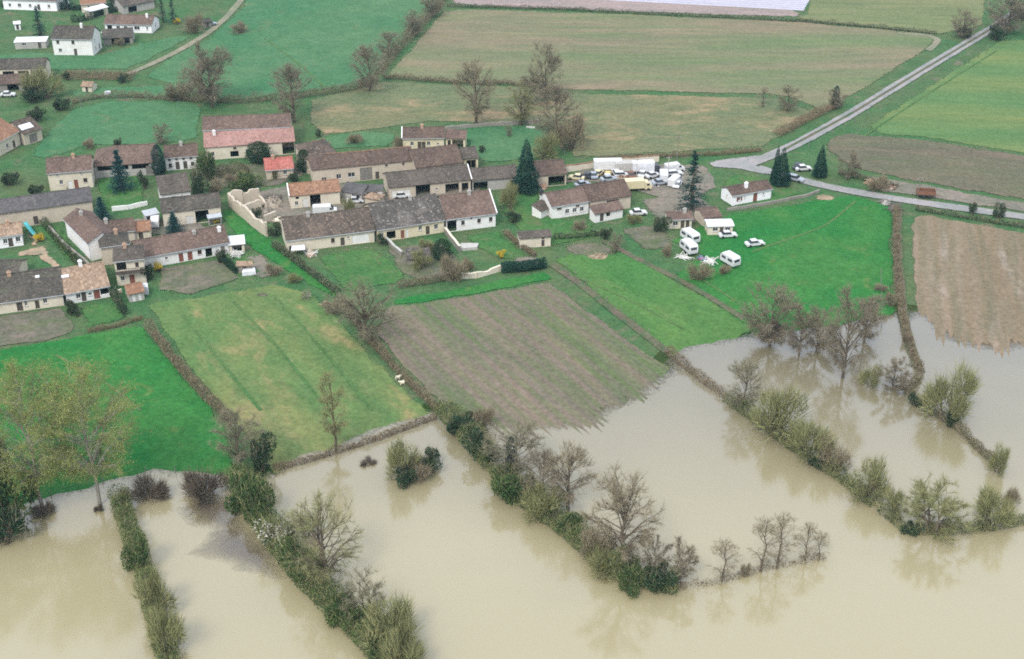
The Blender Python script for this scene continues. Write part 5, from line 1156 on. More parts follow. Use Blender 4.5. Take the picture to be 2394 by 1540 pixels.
car('small white car in the middle of the scrapyard', *G(1410, 415), 10, 'car_white', 3.6)
car('white car by the white-topped lorry at the scrapyard wall', *G(1640, 405), 70, 'car_white', 3.8)
car('red-brown wreck among the scrapyard cars', *G(1510, 415), 95, 'car_rust', 3.7)
car('dark wreck at the left of the scrapyard by the open shed', *G(1010, 430), 170, 'car_dark', 3.9)
car('white car lying low in the garden beside the whitewashed shed', *G(1590, 835), 10, 'car_white', 3.9)
car('white car beside the conifer at the end of the scrapyard', *H(275, 455), 70, 'car_white', 3.9)
car('pale car half hidden behind the brown roof near the scrapyard', *G(975, 520), 25, 'car_grey', 3.8)
car('pale grey car parked on the dirt track near the far hamlet', *A(2040, 245), 25, 'car_grey', 4.0)
car('white car at the edge by the bushy pale tree', *A(80, 930), 5, 'car_white', 4.0)
car('white car in the yard of the black-doored grey barn', *F(450, 772), 10, 'car_white', 4.0)
car('white car in the yard beside the bake-oven outhouse', *E(1540, 528), 5, 'car_white', 3.9)
van('long white box lorry in the scrapyard', *G(1290, 352), 3, 'car_white', 8.5, 2.4, True, 'lorry', 'lorry')
van('white box lorry with dark cab parked next to the yard pole', *G(1680, 368), 4, 'car_dark', 7.0, 2.3, True, 'lorry', 'lorry', 'sheet_white')
van('pale lorry body with rusty cab in the scrapyard middle', *G(1470, 368), 3, 'car_rust', 6.0, 2.2, True, 'lorry', 'lorry', 'concrete')
van('cream delivery lorry beside the end of the brown roof', *G(1580, 560), 8, 'car_cream', 6.5, 2.1, True, 'lorry', 'lorry')
van('white van standing upright against the pole in the scrapyard', *G(1868, 452), 88, 'car_white', 5.0, 2.4)
van('white van parked behind the old sagging roof of the long row', *E(1205, 655), 8, 'car_white', 5.4, 2.1)
van('white pickup van in the yard of the south-west farm', *C(1508, 378), 100, 'car_white', 4.6, 1.9)
trailer('rusty red farm trailer beside the road through the fields', 2163, 460, -8, 'car_rust', 4.2)
pole('tall pale concrete pole at the scrapyard', *G(1918, 452), G(1918, 190)[1])
pole('thin concrete pole in front of the scrapyard wall', *G(1570, 440), G(1570, 215)[1], .1)
pole('wooden pole in the rough pasture above the conifer', 1583, 372, 318, .1, 'wood_grey')
pole('wooden pole beside the road past the farm trailer', 2145, 462, 415, .1, 'wood_grey')
heap('scrap_heap', 'grey and rust scrap heap by the road verge', 'scrap', 2075, 440, 40, 8, .7, 'rubble', 60, .8, 'car_rust')
heap('scrap_heap', 'pale scrap heap under the conifer beside the white bungalow', 'scrap', 1590, 505, 40, 18, .7, 'w_grey', 50, .8, 'wood_white')
heap('firewood_stack', 'orange-brown firewood stack on the road verge', 'firewood', 2035, 428, 22, 6, .8, 'brick_tan', 40, .7, 'brick_tan')
heap('hay_heap', 'pale straw heap on the meadow below the small cream shed', 'heap', 1400, 600, 52, 12, .35, 'gravel_tan', 40, .6, 'gravel_tan')
heap('earth_heap', 'dark molehill-like earth heap in the yellow meadow', 'heap', 614, 690, 26, 6, .35, 'kitchen_soil', 10, .3)
heap('timber_heap', 'dark timber heap by the brown bank at the green meadow\'s corner', 'timber', 2092, 488, 30, 16, 1.2, 'timber_old', 60, 1.0)
sheep('cream sheep grazing higher up beside the ploughed field hedge', 931, 888, 20)
sheep('cream sheep grazing lower down beside the ploughed field hedge', 940, 900, 200)
# plastic-covered crop rows beyond the far ditch
for k in range(8):
    pa, pb = at(1050, -20), at(1878, 24); q = MB(); sh = 2.2 * k + .6
    A0 = Vector((pa[0] - 0.05 * sh, pa[1] + sh)); B0 = Vector((pb[0] + .35 * sh, pb[1] + sh)); n = 30; vs = []
    for i in range(n + 1):
        p = A0.lerp(B0, i / n); z = terrain(p.x, p.y) + .04
        for dy, dz in ((-.75, -.06), (-.5, .2), (0, .3 + .04 * noise.noise((i * .7, k, 0))), (.5, .2), (.75, -.06)): vs.append((p.x, p.y + dy, z + dz))
    q.add(vs, [(i * 5 + j, (i + 1) * 5 + j, (i + 1) * 5 + j + 1, i * 5 + j + 1) for i in range(n) for j in range(4)])
    o = q.build('plastic_row', 'plastic', smooth=True); tag(o, ('first', 'second', 'third', 'fourth', 'fifth', 'sixth', 'seventh', 'eighth')[k] + ' white plastic-covered crop row counted from the bare strip', 'crop cover', 'plastic-covered crop rows')

# scrapyard and garden clutter
car('pale cream wreck without wheels arches beside the long white lorry', *G(1150, 400), 60, 'car_cream', 3.7)
car('pale grey wreck between the open shed and the scrapyard cars', *G(1090, 420), 100, 'car_grey', 3.7)
car('white estate car in front of the middle lorries', *G(1345, 395), 100, 'car_white', 4.1, True)
car('white wreck by the yard pole', *G(1750, 420), 30, 'car_white', 3.7)
car('white estate car behind the tiered fir', *G(1990, 400), 15, 'car_white', 4.2, True)
car('grey wreck in the yard corner below the pole', *G(1830, 500), 15, 'car_grey', 3.8)
van('white van at the upper corner of the scrapyard', *G(1990, 360), 20, 'car_white', 4.8, 2.2)
van('white-topped van low beside the tiered fir', *G(2000, 500), 60, 'car_white', 4.8, 2.1)
heap('scrap_heap', 'rusty scrap strewn along the scrapyard wall', 'scrap', *G(1420, 432), 60, 10, .6, 'rubble', 70, .9, 'car_rust')
heap('scrap_heap', 'white scrap sheets piled before the cream lorry', 'scrap', *G(1720, 500), 30, 8, .5, 'w_grey', 40, 1.0, 'sheet_white')
heap('plank_pile', 'pale plank pile on the grass below the caravans', 'planks', *H(590, 1185), 30, 8, .35, 'wood_white', 40, 1.3, 'wood_white')
heap('plank_pile', 'scattered pale boards beside the lower caravan', 'planks', *H(330, 1140), 24, 6, .25, 'wood_white', 30, 1.2, 'wood_white')
heap('junk_pile', 'red and blue junk between the caravans', 'junk', *H(505, 1160), 18, 6, .5, 'car_red', 20, .6, 'car_blue')
heap('firewood_stack', 'tan firewood pile by the open tan shed', 'firewood', *F(1820, 680), 16, 8, .8, 'brick_tan', 40, .7, 'brick_tan')
heap('firewood_stack', 'pale firewood pile in the lower farm garden', 'firewood', *E(220, 1110), 26, 10, .8, 'w_grey', 50, .8, 'wood_white')
heap('junk_pile', 'orange and white junk beside the old sagging house', 'junk', *E(1050, 1100), 24, 12, .9, 'brick_tan', 40, .8, 'wood_white')
heap('manure_heap', 'brown manure heap at the ploughed field corner', 'heap', 762, 712, 30, 10, .5, 'kitchen_soil', 20, .4, 'brick_tan')
heap('log_pile', 'pale log pile on the verge beside the earth bank', 'logs', 2070, 475, 26, 10, .6, 'w_grey', 40, 1.0, 'wood_grey')
heap('earth_heap', 'tan earth patch at the top of the lush meadow', 'heap', 1930, 462, 46, 12, .25, 'gravel_tan', 20, .5, 'gravel_tan')

fence('post fence standing in the shallow water behind the orchard', [(1990, 765), (2050, 752), (2095, 735)])
fence('post fence running down the lush meadow into the orchard flood', [(2058, 640), (2062, 720), (2060, 790)])
fence('post fence along the flooded foot of the lush western meadow', [(120, 1160), (240, 1128), (340, 1105), (480, 1102)], 4)
fence('post fence between the rough pasture and the garden lawn', [(1290, 290), (1310, 330), (1325, 372)])
fence('post fence beside the path above the central ploughed field', [(1300, 605), (1420, 705), (1550, 808)], 4)
fence('post fence along the straight road\'s field side', [(1890, 345), (2000, 285), (2160, 190), (2300, 105)], 6)
fence('post fence at the top of the western meadow', [(130, 262), (250, 236), (440, 232)], 5)

# ------------------------------------------------------------------ hedges
hedge('narrow green hedge standing in the flood under the two pale-leaved poplars', [(278, 1168), (305, 1250), (345, 1365), (375, 1480), (402, 1575)], 3.2, 2.9, 'leaf_mid', 'twig_olive', 200, 200)
hedge('brown and green hedge between the lush meadow and the yellow meadow', [(345, 765), (410, 850), (480, 930), (545, 990)], 1.8, 1.7, 'leaf_brown', 'twig_brown', 60, 110)
hedge('dense dark green flooded hedge running to the bottom edge past the big oak', [(555, 1130), (610, 1220), (690, 1330), (775, 1420), (860, 1500), (935, 1590)], 4.6, 3.6, 'leaf_mid', 'twig_olive', 340, 260)
hedge('low tangled hedge along the water at the foot of the yellow meadow', [(640, 1100), (720, 1080), (800, 1055), (880, 1030), (950, 1003), (1020, 978)], 1.3, 1.0, 'leaf_brown', 'twig_brown', 60, 110)
hedge('brown hedge between the yellow meadow and the central ploughed field', [(795, 700), (850, 780), (925, 865), (1025, 962)], 1.8, 1.3, 'leaf_brown', 'twig_brown', 60, 120)
hedge('dense green flooded hedge leading from the ploughed field to the bare oak', [(1035, 965), (1095, 1030), (1165, 1110), (1225, 1175), (1320, 1240), (1400, 1312), (1480, 1362), (1585, 1380)], 4.2, 3.0, 'leaf_mid', 'twig_olive', 240, 300)
hedge('thin line of shoots in the water under the slim alders', [(1590, 1378), (1690, 1362), (1780, 1335), (1930, 1306)], 1.2, 1.0, 'leaf_brown', 'twig_brown', 12, 50)
hedge('dark brown hedge line between the small green meadow and the ploughed field water', [(1560, 826), (1640, 890), (1700, 935)], 1.8, 1.5, 'leaf_brown', 'twig_brown', 60, 130)
hedge('flooded hedge of shrubs curving towards the east edge', [(1700, 938), (1780, 995), (1870, 1060), (1960, 1118), (2045, 1185)], 2.8, 2.4, 'leaf_mid', 'twig_olive', 130, 260)
hedge('sparse flooded hedge around the wide-spreading willow', [(2060, 1195), (2120, 1245), (2200, 1248), (2290, 1240), (2420, 1218)], 2.2, 1.7, 'leaf_dark', 'twig_olive', 80, 200)
hedge('brown hedge along the earth bank beside the pale ploughed field', [(2095, 492), (2095, 600), (2103, 700), (2120, 790), (2152, 878)], 1.4, 1.4, 'leaf_brown', 'twig_brown', 70, 130)
hedge('broken flooded hedge below the earth bank', [(2150, 885), (2120, 922), (2170, 962), (2235, 1000), (2285, 1050), (2335, 1098)], 1.8, 1.6, 'leaf_olive', 'twig_brown', 80, 180)
hedge('bushy hedge climbing along the far meadow', [(880, 180), (920, 130), (985, 62), (1030, 8), (1060, -30)], 4, 3.2, 'leaf_brown', 'twig_grey', 50, 130)
hedge('dark low hedge across the fields under the tall pruned tree', [(895, 182), (1000, 190), (1100, 196), (1200, 198), (1310, 213)], 1.6, 1.3, 'leaf_brown', 'twig_brown', 60, 110)
hedge('hedge below the far meadow behind the large farmhouse', [(480, 238), (560, 240), (700, 228), (830, 210), (880, 188)], 2.5, 2.0, 'leaf_brown', 'twig_grey', 60, 120)
hedge('dark ditch hedge along the far bare strip', [(1045, 15), (1300, 22), (1500, 33), (1700, 42), (1870, 50), (2060, 66), (2190, 80)], 1.6, 1.0, 'leaf_dark', 'twig_grey', 50, 60)
hedge('bramble hedge along the rough pasture and the straight road', [(1815, 318), (1860, 296), (1920, 264), (1960, 248)], 3.0, 1.8, 'leaf_rust', 'twig_brown', 70, 120)
hedge('brown ditch along the lower edge of the rough pasture', [(1400, 372), (1560, 366), (1700, 360), (1780, 352)], 1.6, .9, 'leaf_rust', 'twig_brown', 60, 80)
hedge('dark clipped evergreen hedge above the ploughed field', [(1172, 636), (1225, 632), (1276, 624)], 2.4, 2.1, 'thuja', 'thuja', 700, 60, .24, .4, rough=.08)
hedge('green strip hedge along the lane below the long row', [(640, 575), (700, 620), (790, 688)], 1.6, 1.3, 'leaf_dark', 'twig_grey', 90, 80)
hedge('mauve winter hedge between lawn and ploughed field', [(930, 672), (1000, 662), (1075, 648)], 1.8, 1.3, 'leaf_brown', 'twig_mauve', 50, 130)
hedge('dark garden hedge in the far hamlet below the top-edge house', [A(10, 60), A(300, 85), A(560, 80), A(830, 100)], 2.2, 2.0, 'leaf_dark', 'thuja', 220, 40)
hedge('long dark hedge slanting between far sheds and bungalow', [A(690, 215), A(830, 195), A(1020, 130), A(1200, 90), A(1500, 15)], 2.2, 2.0, 'leaf_dark', 'thuja', 200, 40)
hedge('brown vine rows strip across the grass below the hamlet', [A(600, 730), A(800, 745), A(1000, 745), A(1300, 755)], 7, 1.0, 'leaf_rust', 'twig_brown', 120, 160)
hedge('scrubby hedge between the two western meadows', [A(700, 1000), A(950, 945), A(1250, 935), A(1600, 960), A(1950, 985)], 2.2, 1.5, 'leaf_brown', 'twig_brown', 60, 100)
hedge('clipped garden hedge beside the kitchen garden of the white house', [C(2110, 680), C(2200, 770), C(2290, 850)], 1.4, 1.3, 'leaf_dark', 'thuja', 200, 30)
hedge('shrub border in the garden below the joined houses', [C(650, 1110), C(690, 1190), C(760, 1270)], 1.4, 1.5, 'leaf_dark', 'twig_grey', 160, 40)
hedge('dark shrub line beside the red-roofed outhouse', [C(1090, 1050), C(1150, 1150), C(1215, 1260)], 1.5, 1.5, 'leaf_dark', 'twig_grey', 150, 40)
hedge('reddish low hedge at the lush meadow\'s upper edge', [C(850, 1420), C(1100, 1370), C(1380, 1290)], .9, .6, 'leaf_rust', 'twig_brown', 50, 60)
hedge('brown hedge beside the garden of the small cream shed', [(1180, 545), (1215, 575), (1250, 600)], 1.2, 1.0, 'leaf_brown', 'twig_brown', 60, 80)
hedge('thin dark hedge across the gardens at the east end', [(1295, 558), (1350, 556), (1410, 548)], 1.2, 1.1, 'leaf_dark', 'twig_grey', 90, 60)
hedge('roadside hedge below the stubble field with scattered scrub', [(1960, 405), (2040, 425), (2100, 438)], 1.6, 1.0, 'leaf_dark', 'twig_brown', 70, 70)
hedge('dark verge scrub between road and pale ploughed field', [(2140, 490), (2220, 503), (2330, 522), (2420, 535)], 1.8, .9, 'leaf_dark', 'twig_brown', 70, 50)
hedge('shrubbery between the white farmhouse and the red-roofed house', [D(60, 790), D(250, 800), D(420, 790), D(620, 760)], 6, 2.2, 'leaf_olive', 'twig_mauve', 220, 160)
hedge('dark green garden border beside the gravel path', [(100, 520), (140, 570), (192, 625)], 1.8, 1.2, 'leaf_dark', 'twig_olive', 110, 40)

# ------------------------------------------------------------------ trees and shrubs in the flood
T = plant
T('poplar_tree', 'spring_poplar', 233, 1183, 868, 245, 'tall pale-leaved poplar with slim trunk rising from the water\'s edge')
T('poplar_tree', 'spring_poplar', 102, 1192, 866, 240, 'pale-leaved poplar beside the dark bushes at the west edge')
T('poplar_tree', 'spring_poplar', -60, 1200, 900, 190, 'pale-leaved poplar half outside the west edge')
T('shrub', 'green_bush', 30, 1215, 1060, 130, 'large dark bush in the water at the west edge', 'shrub')
T('shrub', 'dark_bush', 10, 1270, 1130, 110, 'dark leafy bush lower at the west edge of the flood', 'shrub')
T('shrub', 'dark_bush', -10, 1180, 1000, 110, 'upper dark bush behind the poplar at the west edge', 'shrub')
T('shrub', 'brush', 103, 1205, 1185, 55, 'ring of brush around the foot of the west poplar', 'shrub')
T('poplar_tree', 'thin_poplar', 785, 1056, 868, 62, 'slender bare poplar on the flooded edge of the yellow meadow')
T('willow_tree', 'willow', 856, 790, 662, 175, 'wide bare willow at the corner of the ploughed field')
T('tree', 'oak_olive', 768, 1368, 1152, 180, 'big bare oak leaning over the flooded hedge nearest the bottom edge')
T('tree', 'field_tree', 852, 1455, 1335, 110, 'smaller bare tree in the flooded hedge below the big bare oak')
T('shrub', 'twiggy_bush', 920, 1530, 1420, 140, 'grey-green twiggy bush at the bottom edge of the flooded hedge', 'shrub')
T('shrub', 'twiggy_bush', 955, 1590, 1490, 110, 'twiggy bush cut by the bottom edge', 'shrub')
T('shrub', 'blossom_bush', 655, 1285, 1195, 105, 'whitish blossoming bush on the flooded hedge', 'shrub')
T('shrub', 'blossom_bush', 715, 1255, 1185, 80, 'second whitish blossoming bush beside the big bare oak', 'shrub')
T('shrub', 'green_bush', 570, 1185, 1090, 110, 'green bush where the flooded hedge leaves the meadow corner', 'shrub')
T('tree', 'field_tree', 560, 1080, 965, 120, 'bare scrubby tree at the corner between the two meadows')
T('shrub', 'dark_bush', 610, 1100, 1000, 70, 'ivy-dark bush at the yellow meadow\'s lower corner', 'shrub')
T('shrub', 'green_bush', 598, 1225, 1130, 90, 'green bush above the blossoming bushes in the flooded hedge', 'shrub')
T('shrub', 'green_bush', 700, 1355, 1265, 100, 'dense green bush at the foot of the big bare oak', 'shrub')
T('shrub', 'green_bush', 800, 1450, 1370, 100, 'dense green bush under the smaller bare tree', 'shrub')
T('shrub', 'green_bush', 880, 1530, 1450, 100, 'dense green bush low in the hedge near the bottom edge', 'shrub')
T('shrub', 'brush', 350, 1165, 1130, 90, 'long dark brush pile in the shallow water', 'brush pile')
T('shrub', 'brush', 478, 1158, 1115, 105, 'dark brush pile beside the meadow corner trees', 'brush pile')
T('shrub', 'brush', 232, 1195, 1184, 22, 'small clump at the foot of the slim poplar', 'shrub')
T('shrub', 'twiggy_bush', 288, 1185, 1145, 40, 'leafy tip of the narrow flooded hedge', 'shrub')
T('shrub', 'green_bush', 325, 1330, 1240, 70, 'green bush in the narrow flooded hedge', 'shrub')
T('shrub', 'twiggy_bush', 372, 1440, 1340, 85, 'twiggy bush in the narrow flooded hedge', 'shrub')
T('shrub', 'twiggy_bush', 398, 1530, 1420, 90, 'twiggy bush at the bottom of the narrow flooded hedge', 'shrub')
# island of shrubs
T('shrub', 'twiggy_bush', 945, 1118, 1030, 85, 'pale twiggy shrub on the small flooded island', 'shrub')
T('shrub', 'dark_bush', 945, 1130, 1085, 60, 'dark shrub at the near end of the flooded island', 'shrub')
T('shrub', 'dark_bush', 1010, 1100, 1050, 70, 'dark red-green shrub at the far end of the flooded island', 'shrub')
T('shrub', 'brown_bush', 975, 1118, 1072, 80, 'brown shrub in the middle of the flooded island', 'shrub')
T('shrub', 'brush', 860, 1085, 1076, 38, 'floating branch near the slender poplar', 'branch')
# central flooded hedge
T('shrub', 'dark_bush', 1075, 1010, 955, 90, 'dark bush at the head of the central flooded hedge', 'shrub')
T('shrub', 'brown_bush', 1130, 1000, 950, 60, 'rusty bush at the edge of the ploughed field water', 'shrub')
T('tree', 'field_tree', 1205, 1110, 985, 140, 'bare grey tree over the central flooded hedge')
T('shrub', 'dark_bush', 1135, 1075, 1005, 90, 'dark bush second along the central flooded hedge', 'shrub')
T('shrub', 'green_bush', 1200, 1165, 1085, 110, 'green bush in the middle of the central flooded hedge', 'shrub')
T('cypress_tree', 'cypress', 1195, 1100, 1020, 26, 'dark ivy column in the central flooded hedge')
T('tree', 'oak', 1328, 1195, 1038, 120, 'bare tree with fine crown halfway along the central flooded hedge')
T('tree', 'round_bare', 1270, 1175, 1060, 110, 'pale twiggy tree behind the halfway bare tree')
T('shrub', 'twiggy_bush', 1275, 1210, 1135, 110, 'grey twiggy bush below the halfway bare tree', 'shrub')
T('shrub', 'green_bush', 1335, 1250, 1195, 75, 'round green bush alone in the hedge before the bare oak', 'shrub')
T('tree', 'oak', 1452, 1328, 1108, 172, 'tall bare oak with brown crown standing in open flood water')
T('shrub', 'brown_bush', 1395, 1310, 1240, 90, 'brown bush at the foot of the tall bare oak', 'shrub')
T('shrub', 'twiggy_bush', 1410, 1340, 1285, 90, 'pale tangled bush in the water before the tall bare oak', 'shrub')
T('shrub', 'green_bush', 1472, 1345, 1290, 60, 'green bush close beside the tall oak\'s trunk', 'shrub')
T('shrub', 'green_bush', 1468, 1382, 1335, 75, 'yellow-green bush below the tall bare oak', 'shrub')
T('shrub', 'dark_bush', 1545, 1378, 1310, 85, 'dark bush at the tip of the central flooded hedge', 'shrub')
T('tree', 'orchard_tree', 1580, 1370, 1265, 100, 'small pale tree at the tip of the central flooded hedge')
T('tree', 'orchard_tree', 1530, 1340, 1240, 80, 'thin pale sapling behind the dark tip bush')
for (u, v, vt, wp, lb) in ((1687, 1362, 1262, 72, 'short slim alder first in the flooded row from the oak'), (1778, 1338, 1212, 74, 'slim bare alder third from the end of the flooded row'),
                           (1816, 1332, 1200, 74, 'tallest slim bare alder in the flooded row'), (1882, 1312, 1225, 62, 'slim bare alder at the open end of the flooded row'), (1915, 1306, 1245, 45, 'smallest alder at the outer tip of the flooded row')):
    T('alder_tree', 'alder', u, v, vt, wp, lb, 'tree', 'alders standing in the flood')
T('shrub', 'brown_bush', 1742, 1345, 1318, 30, 'little brown shrub between the slim alders', 'shrub')
# eastern flooded hedge
T('tree', 'field_tree', 1738, 960, 842, 98, 'round bare tree first in the eastern flooded hedge')
T('shrub', 'twiggy_bush', 1812, 1018, 905, 120, 'tall twiggy bush second in the eastern flooded hedge', 'shrub')
T('shrub', 'twiggy_bush', 1892, 1070, 985, 110, 'twiggy bush in the middle of the eastern flooded hedge', 'shrub')
T('shrub', 'brown_bush', 1945, 1100, 1030, 80, 'brownish bush with dark foot in the eastern flooded hedge', 'shrub')
T('shrub', 'dark_bush', 1915, 1090, 1060, 60, 'low dark bush in the eastern flooded hedge', 'shrub')
T('shrub', 'twiggy_bush', 2025, 1168, 1080, 95, 'round twiggy willow bush toward the end of the eastern hedge', 'shrub')
T('shrub', 'twiggy_bush', 2085, 1205, 1145, 55, 'small grey willow bush just past the hedge gap', 'shrub')
T('willow_tree', 'spread_willow', 2180, 1246, 1132, 170, 'wide-spreading bare willow standing in open water')
T('shrub', 'twiggy_bush', 2318, 1232, 1150, 100, 'pale twiggy bush near the east edge of the flood', 'shrub')
T('shrub', 'dark_bush', 2130, 1245, 1218, 50, 'low dark shrub before the wide-spreading willow', 'shrub')
T('shrub', 'brown_bush', 2360, 1185, 1135, 40, 'small lone brown shrub by the east edge', 'shrub')
T('tree', 'orchard_tree', 2085, 912, 830, 90, 'small dark-trunked tree in the water below the earth bank')
T('shrub', 'twiggy_bush', 2215, 985, 870, 115, 'big round twiggy willow in the water below the pale ploughed field', 'shrub')
T('shrub', 'dark_bush', 2222, 992, 955, 55, 'dark foot bush under the big round willow', 'shrub')
T('shrub', 'dark_bush', 2140, 950, 915, 35, 'small dark shrub between bank and big round willow', 'shrub')
T('shrub', 'twiggy_bush', 2330, 1105, 1045, 45, 'last twiggy shrub of the broken hedge in open water', 'shrub')
T('shrub', 'twiggy_bush', 2035, 905, 860, 50, 'sparse shrub in the shallow water below the orchard', 'shrub')
# flooded orchard
for (u, v, vt, wp, lb) in ((1800, 808, 655, 130, 'bare orchard tree nearest the path at the flood edge'), (1868, 830, 725, 90, 'leaning bare orchard tree in shallow water'),
                           (1908, 822, 715, 90, 'middle bare orchard tree in shallow water'), (1970, 885, 675, 125, 'tallest bare orchard tree with a straight trunk in the flood'), (2020, 800, 690, 90, 'bare orchard tree by the flooded fence corner')):
    T('orchard_tree', 'round_bare', u, v, vt, wp, lb, 'tree', 'flooded orchard trees')
T('shrub', 'brush', 1810, 778, 762, 60, 'brush on the strip beneath the first orchard tree', 'shrub')
T('shrub', 'brown_bush', 2058, 678, 665, 34, 'rusty low bush beside the earth bank', 'shrub')
T('shrub', 'brown_bush', 2080, 715, 680, 30, 'brown bush leaning on the earth bank', 'shrub')
T('shrub', 'brown_bush', 2118, 800, 775, 26, 'rusty clump on the flooded bank', 'shrub')

# ------------------------------------------------------------------ village and field trees
T('spruce_tree', 'spruce', 285, 445, 350, 72, 'blue-green spruce on the lawn by the slate-roofed barn')
T('spruce_tree', 'spruce', 240, 515, 460, 54, 'small dark spruce at the end of the slate-roofed barn')
T('spruce_tree', 'spruce', 408, 542, 495, 54, 'bushy blue-green spruce before the mossy barn')
T('cypress_tree', 'cypress', 374, 408, 338, 30, 'dark column cypress beside the white farmhouse')
T('conifer_tree', 'thuja', 1231, 447, 320, 64, 'tall dense dark green conifer in the middle of the village')
T('fir_tree', 'fir', 1616, 492, 350, 84, 'tiered open fir beside the scrapyard')
T('conifer_tree', 'thuja', 1825, 432, 342, 46, 'broad dark conifer behind the white bungalow')
T('conifer_tree', 'thuja', 1812, 428, 336, 26, 'slim leading top beside the broad dark conifer')
T('conifer_tree', 'thuja', 1916, 412, 336, 36, 'pointed dark conifer by the road with white cars')
T('evergreen_tree', 'round_evergreen', 606, 378, 332, 56, 'round dark evergreen in front of the large farmhouse')
T('evergreen_tree', 'round_evergreen', 712, 400, 350, 34, 'dark evergreen shrub beside the large farmhouse\'s east end')
T('conifer_tree', 'fir', 96, 92, 12, 52, 'large dark conifer behind the tall white house')
T('conifer_tree', 'fir', 382, 52, -12, 28, 'dark conifer nearer the white bungalow gable')
T('conifer_tree', 'fir', 406, 55, -8, 30, 'dark conifer next to the yellow bush in the far hamlet')
T('conifer_tree', 'fir', 158, 22, -45, 50, 'dark conifer at the top edge by the long white house')
T('conifer_tree', 'fir', 262, 22, -40, 34, 'dark conifer at the top edge by the orange roof')
T('conifer_tree', 'fir', 205, 20, -40, 22, 'thin dark conifer at the top edge')
T('shrub', 'forsythia', 414, 55, 40, 20, 'yellow flowering bush under the far conifers', 'shrub')
T('shrub', 'forsythia', 1172, 602, 582, 20, 'bright yellow forsythia in the cream shed\'s garden', 'shrub')
T('shrub', 'forsythia', 91, 563, 543, 26, 'bright yellow forsythia beside the turquoise slide', 'shrub')
T('shrub', 'forsythia', 506, 520, 508, 20, 'small yellow bush under the pale lean-to', 'shrub')
T('shrub', 'blossom_bush', 716, 700, 678, 26, 'cream blossoming shrub by the lane', 'shrub')
T('tree', 'round_bare', 497, 250, 97, 112, 'tall round bare tree behind the western meadow hedge')
T('tree', 'round_bare', 478, 232, 140, 105, 'second round bare tree beside the tall one in the western hedge')
T('tree', 'round_bare', 688, 285, 155, 104, 'round bare tree behind the large farmhouse')
T('shrub', 'brown_bush', 420, 232, 190, 70, 'brown scrub under the round bare trees', 'shrub')
T('shrub', 'dark_bush', 402, 235, 212, 22, 'dark scrub shrub in the western hedge', 'shrub')
T('tree', 'round_bare', 865, 212, 108, 95, 'bare tree at the corner of far meadow and crop field')
T('tree', 'round_bare', 908, 130, 72, 60, 'small bare tree on the climbing hedge')
T('tree', 'round_bare', 965, 85, 25, 60, 'bare tree higher up the climbing hedge')
T('tree', 'round_bare', 1010, 40, -15, 60, 'bare tree at the top of the climbing hedge')
T('tree', 'oak', 1113, 292, 142, 98, 'single oak with ivy trunk in the pasture')
T('tree', 'round_bare', 1275, 232, 92, 74, 'tall pruned tree with a tufted top in the field hedge')
T('tree', 'field_tree', 1232, 240, 180, 80, 'low bare tree beside the tall pruned tree')
T('tree', 'oak_olive', 1215, 290, 195, 80, 'ivy-trunked bare tree by the dark low wall')
T('tree', 'round_bare', 1300, 335, 205, 115, 'large brown bare tree at the pasture corner')
T('shrub', 'brown_bush', 1330, 350, 265, 70, 'brown scrub below the large brown bare tree', 'shrub')
T('shrub', 'twiggy_bush', 1275, 372, 312, 60, 'grey twiggy tree behind the tall dense conifer', 'shrub')
T('shrub', 'dark_bush', 1125, 355, 338, 18, 'dark round shrub on the garden lawn by the barn bay', 'shrub')
T('tree', 'orchard_tree', 1190, 318, 290, 20, 'young fruit tree on the garden lawn')
T('tree', 'alder', 1783, 250, 203, 36, 'thin bare tree alone in the rough pasture')
T('tree', 'field_tree', 1840, 258, 200, 60, 'sparse bare tree near the bramble hedge')
T('cypress_tree', 'cypress', 1952, 250, 200, 18, 'ivy-covered dark stump tree by the straight road')
T('tree', 'orchard_tree', 1955, 252, 205, 46, 'bare scrub tree around the ivy stump')
T('tree', 'round_bare', 2250, 88, 20, 62, 'bare tree left of the road near the top edge')
T('shrub', 'dark_bush', 2255, 88, 60, 36, 'dark bush under the bare tree near the road\'s top', 'shrub')
T('tree', 'round_bare', 2355, 78, -20, 110, 'bare trees clump over the road at the top edge')
T('shrub', 'dark_bush', 2330, 92, 55, 50, 'dark scrub at the road\'s far end', 'shrub')
T('hedge_tree', 'dark_bush', 2390, 45, -15, 80, 'dark bush mass in the far top corner')
T('tree', 'orchard_tree', 1980, 418, 352, 56, 'bare thorny tree by the roadside past the pointed conifer')
T('shrub', 'dark_bush', 2273, 500, 470, 22, 'dark thorn bush on the road verge', 'shrub')
T('shrub', 'dark_bush', 2335, 508, 475, 36, 'second thorn bush on the road verge near the east edge', 'shrub')
T('shrub', 'brown_bush', 2050, 445, 412, 50, 'scrubby thicket on the verge below the stubble', 'shrub')
T('shrub', 'brown_bush', 1635, 652, 615, 62, 'purple-brown round shrub below the caravans', 'shrub')
T('shrub', 'brown_bush', 1692, 638, 620, 34, 'small brown shrub below the lone caravan', 'shrub')
T('shrub', 'brown_bush', 1560, 598, 575, 30, 'brown tussock shrub beside the caravans', 'shrub')
T('shrub', 'dark_bush', 1540, 538, 500, 50, 'dark bush left of the tiny cream cottage', 'shrub')
T('shrub', 'dark_bush', 1415, 558, 528, 30, 'dark shrub at the garden path\'s head', 'shrub')
T('shrub', 'twiggy_bush', 1190, 485, 430, 44, 'pale bare shrub beside the tall dense conifer', 'shrub')
T('shrub', 'dark_bush', 1200, 520, 490, 36, 'dark shrub at the end house\'s corner', 'shrub')
T('evergreen_tree', 'round_evergreen', 1035, 605, 560, 44, 'dark shrub tree in the gardens below the long row', 'tree')
T('shrub', 'brown_bush', 1060, 655, 600, 60, 'brown tangled bush above the ploughed field corner', 'shrub')
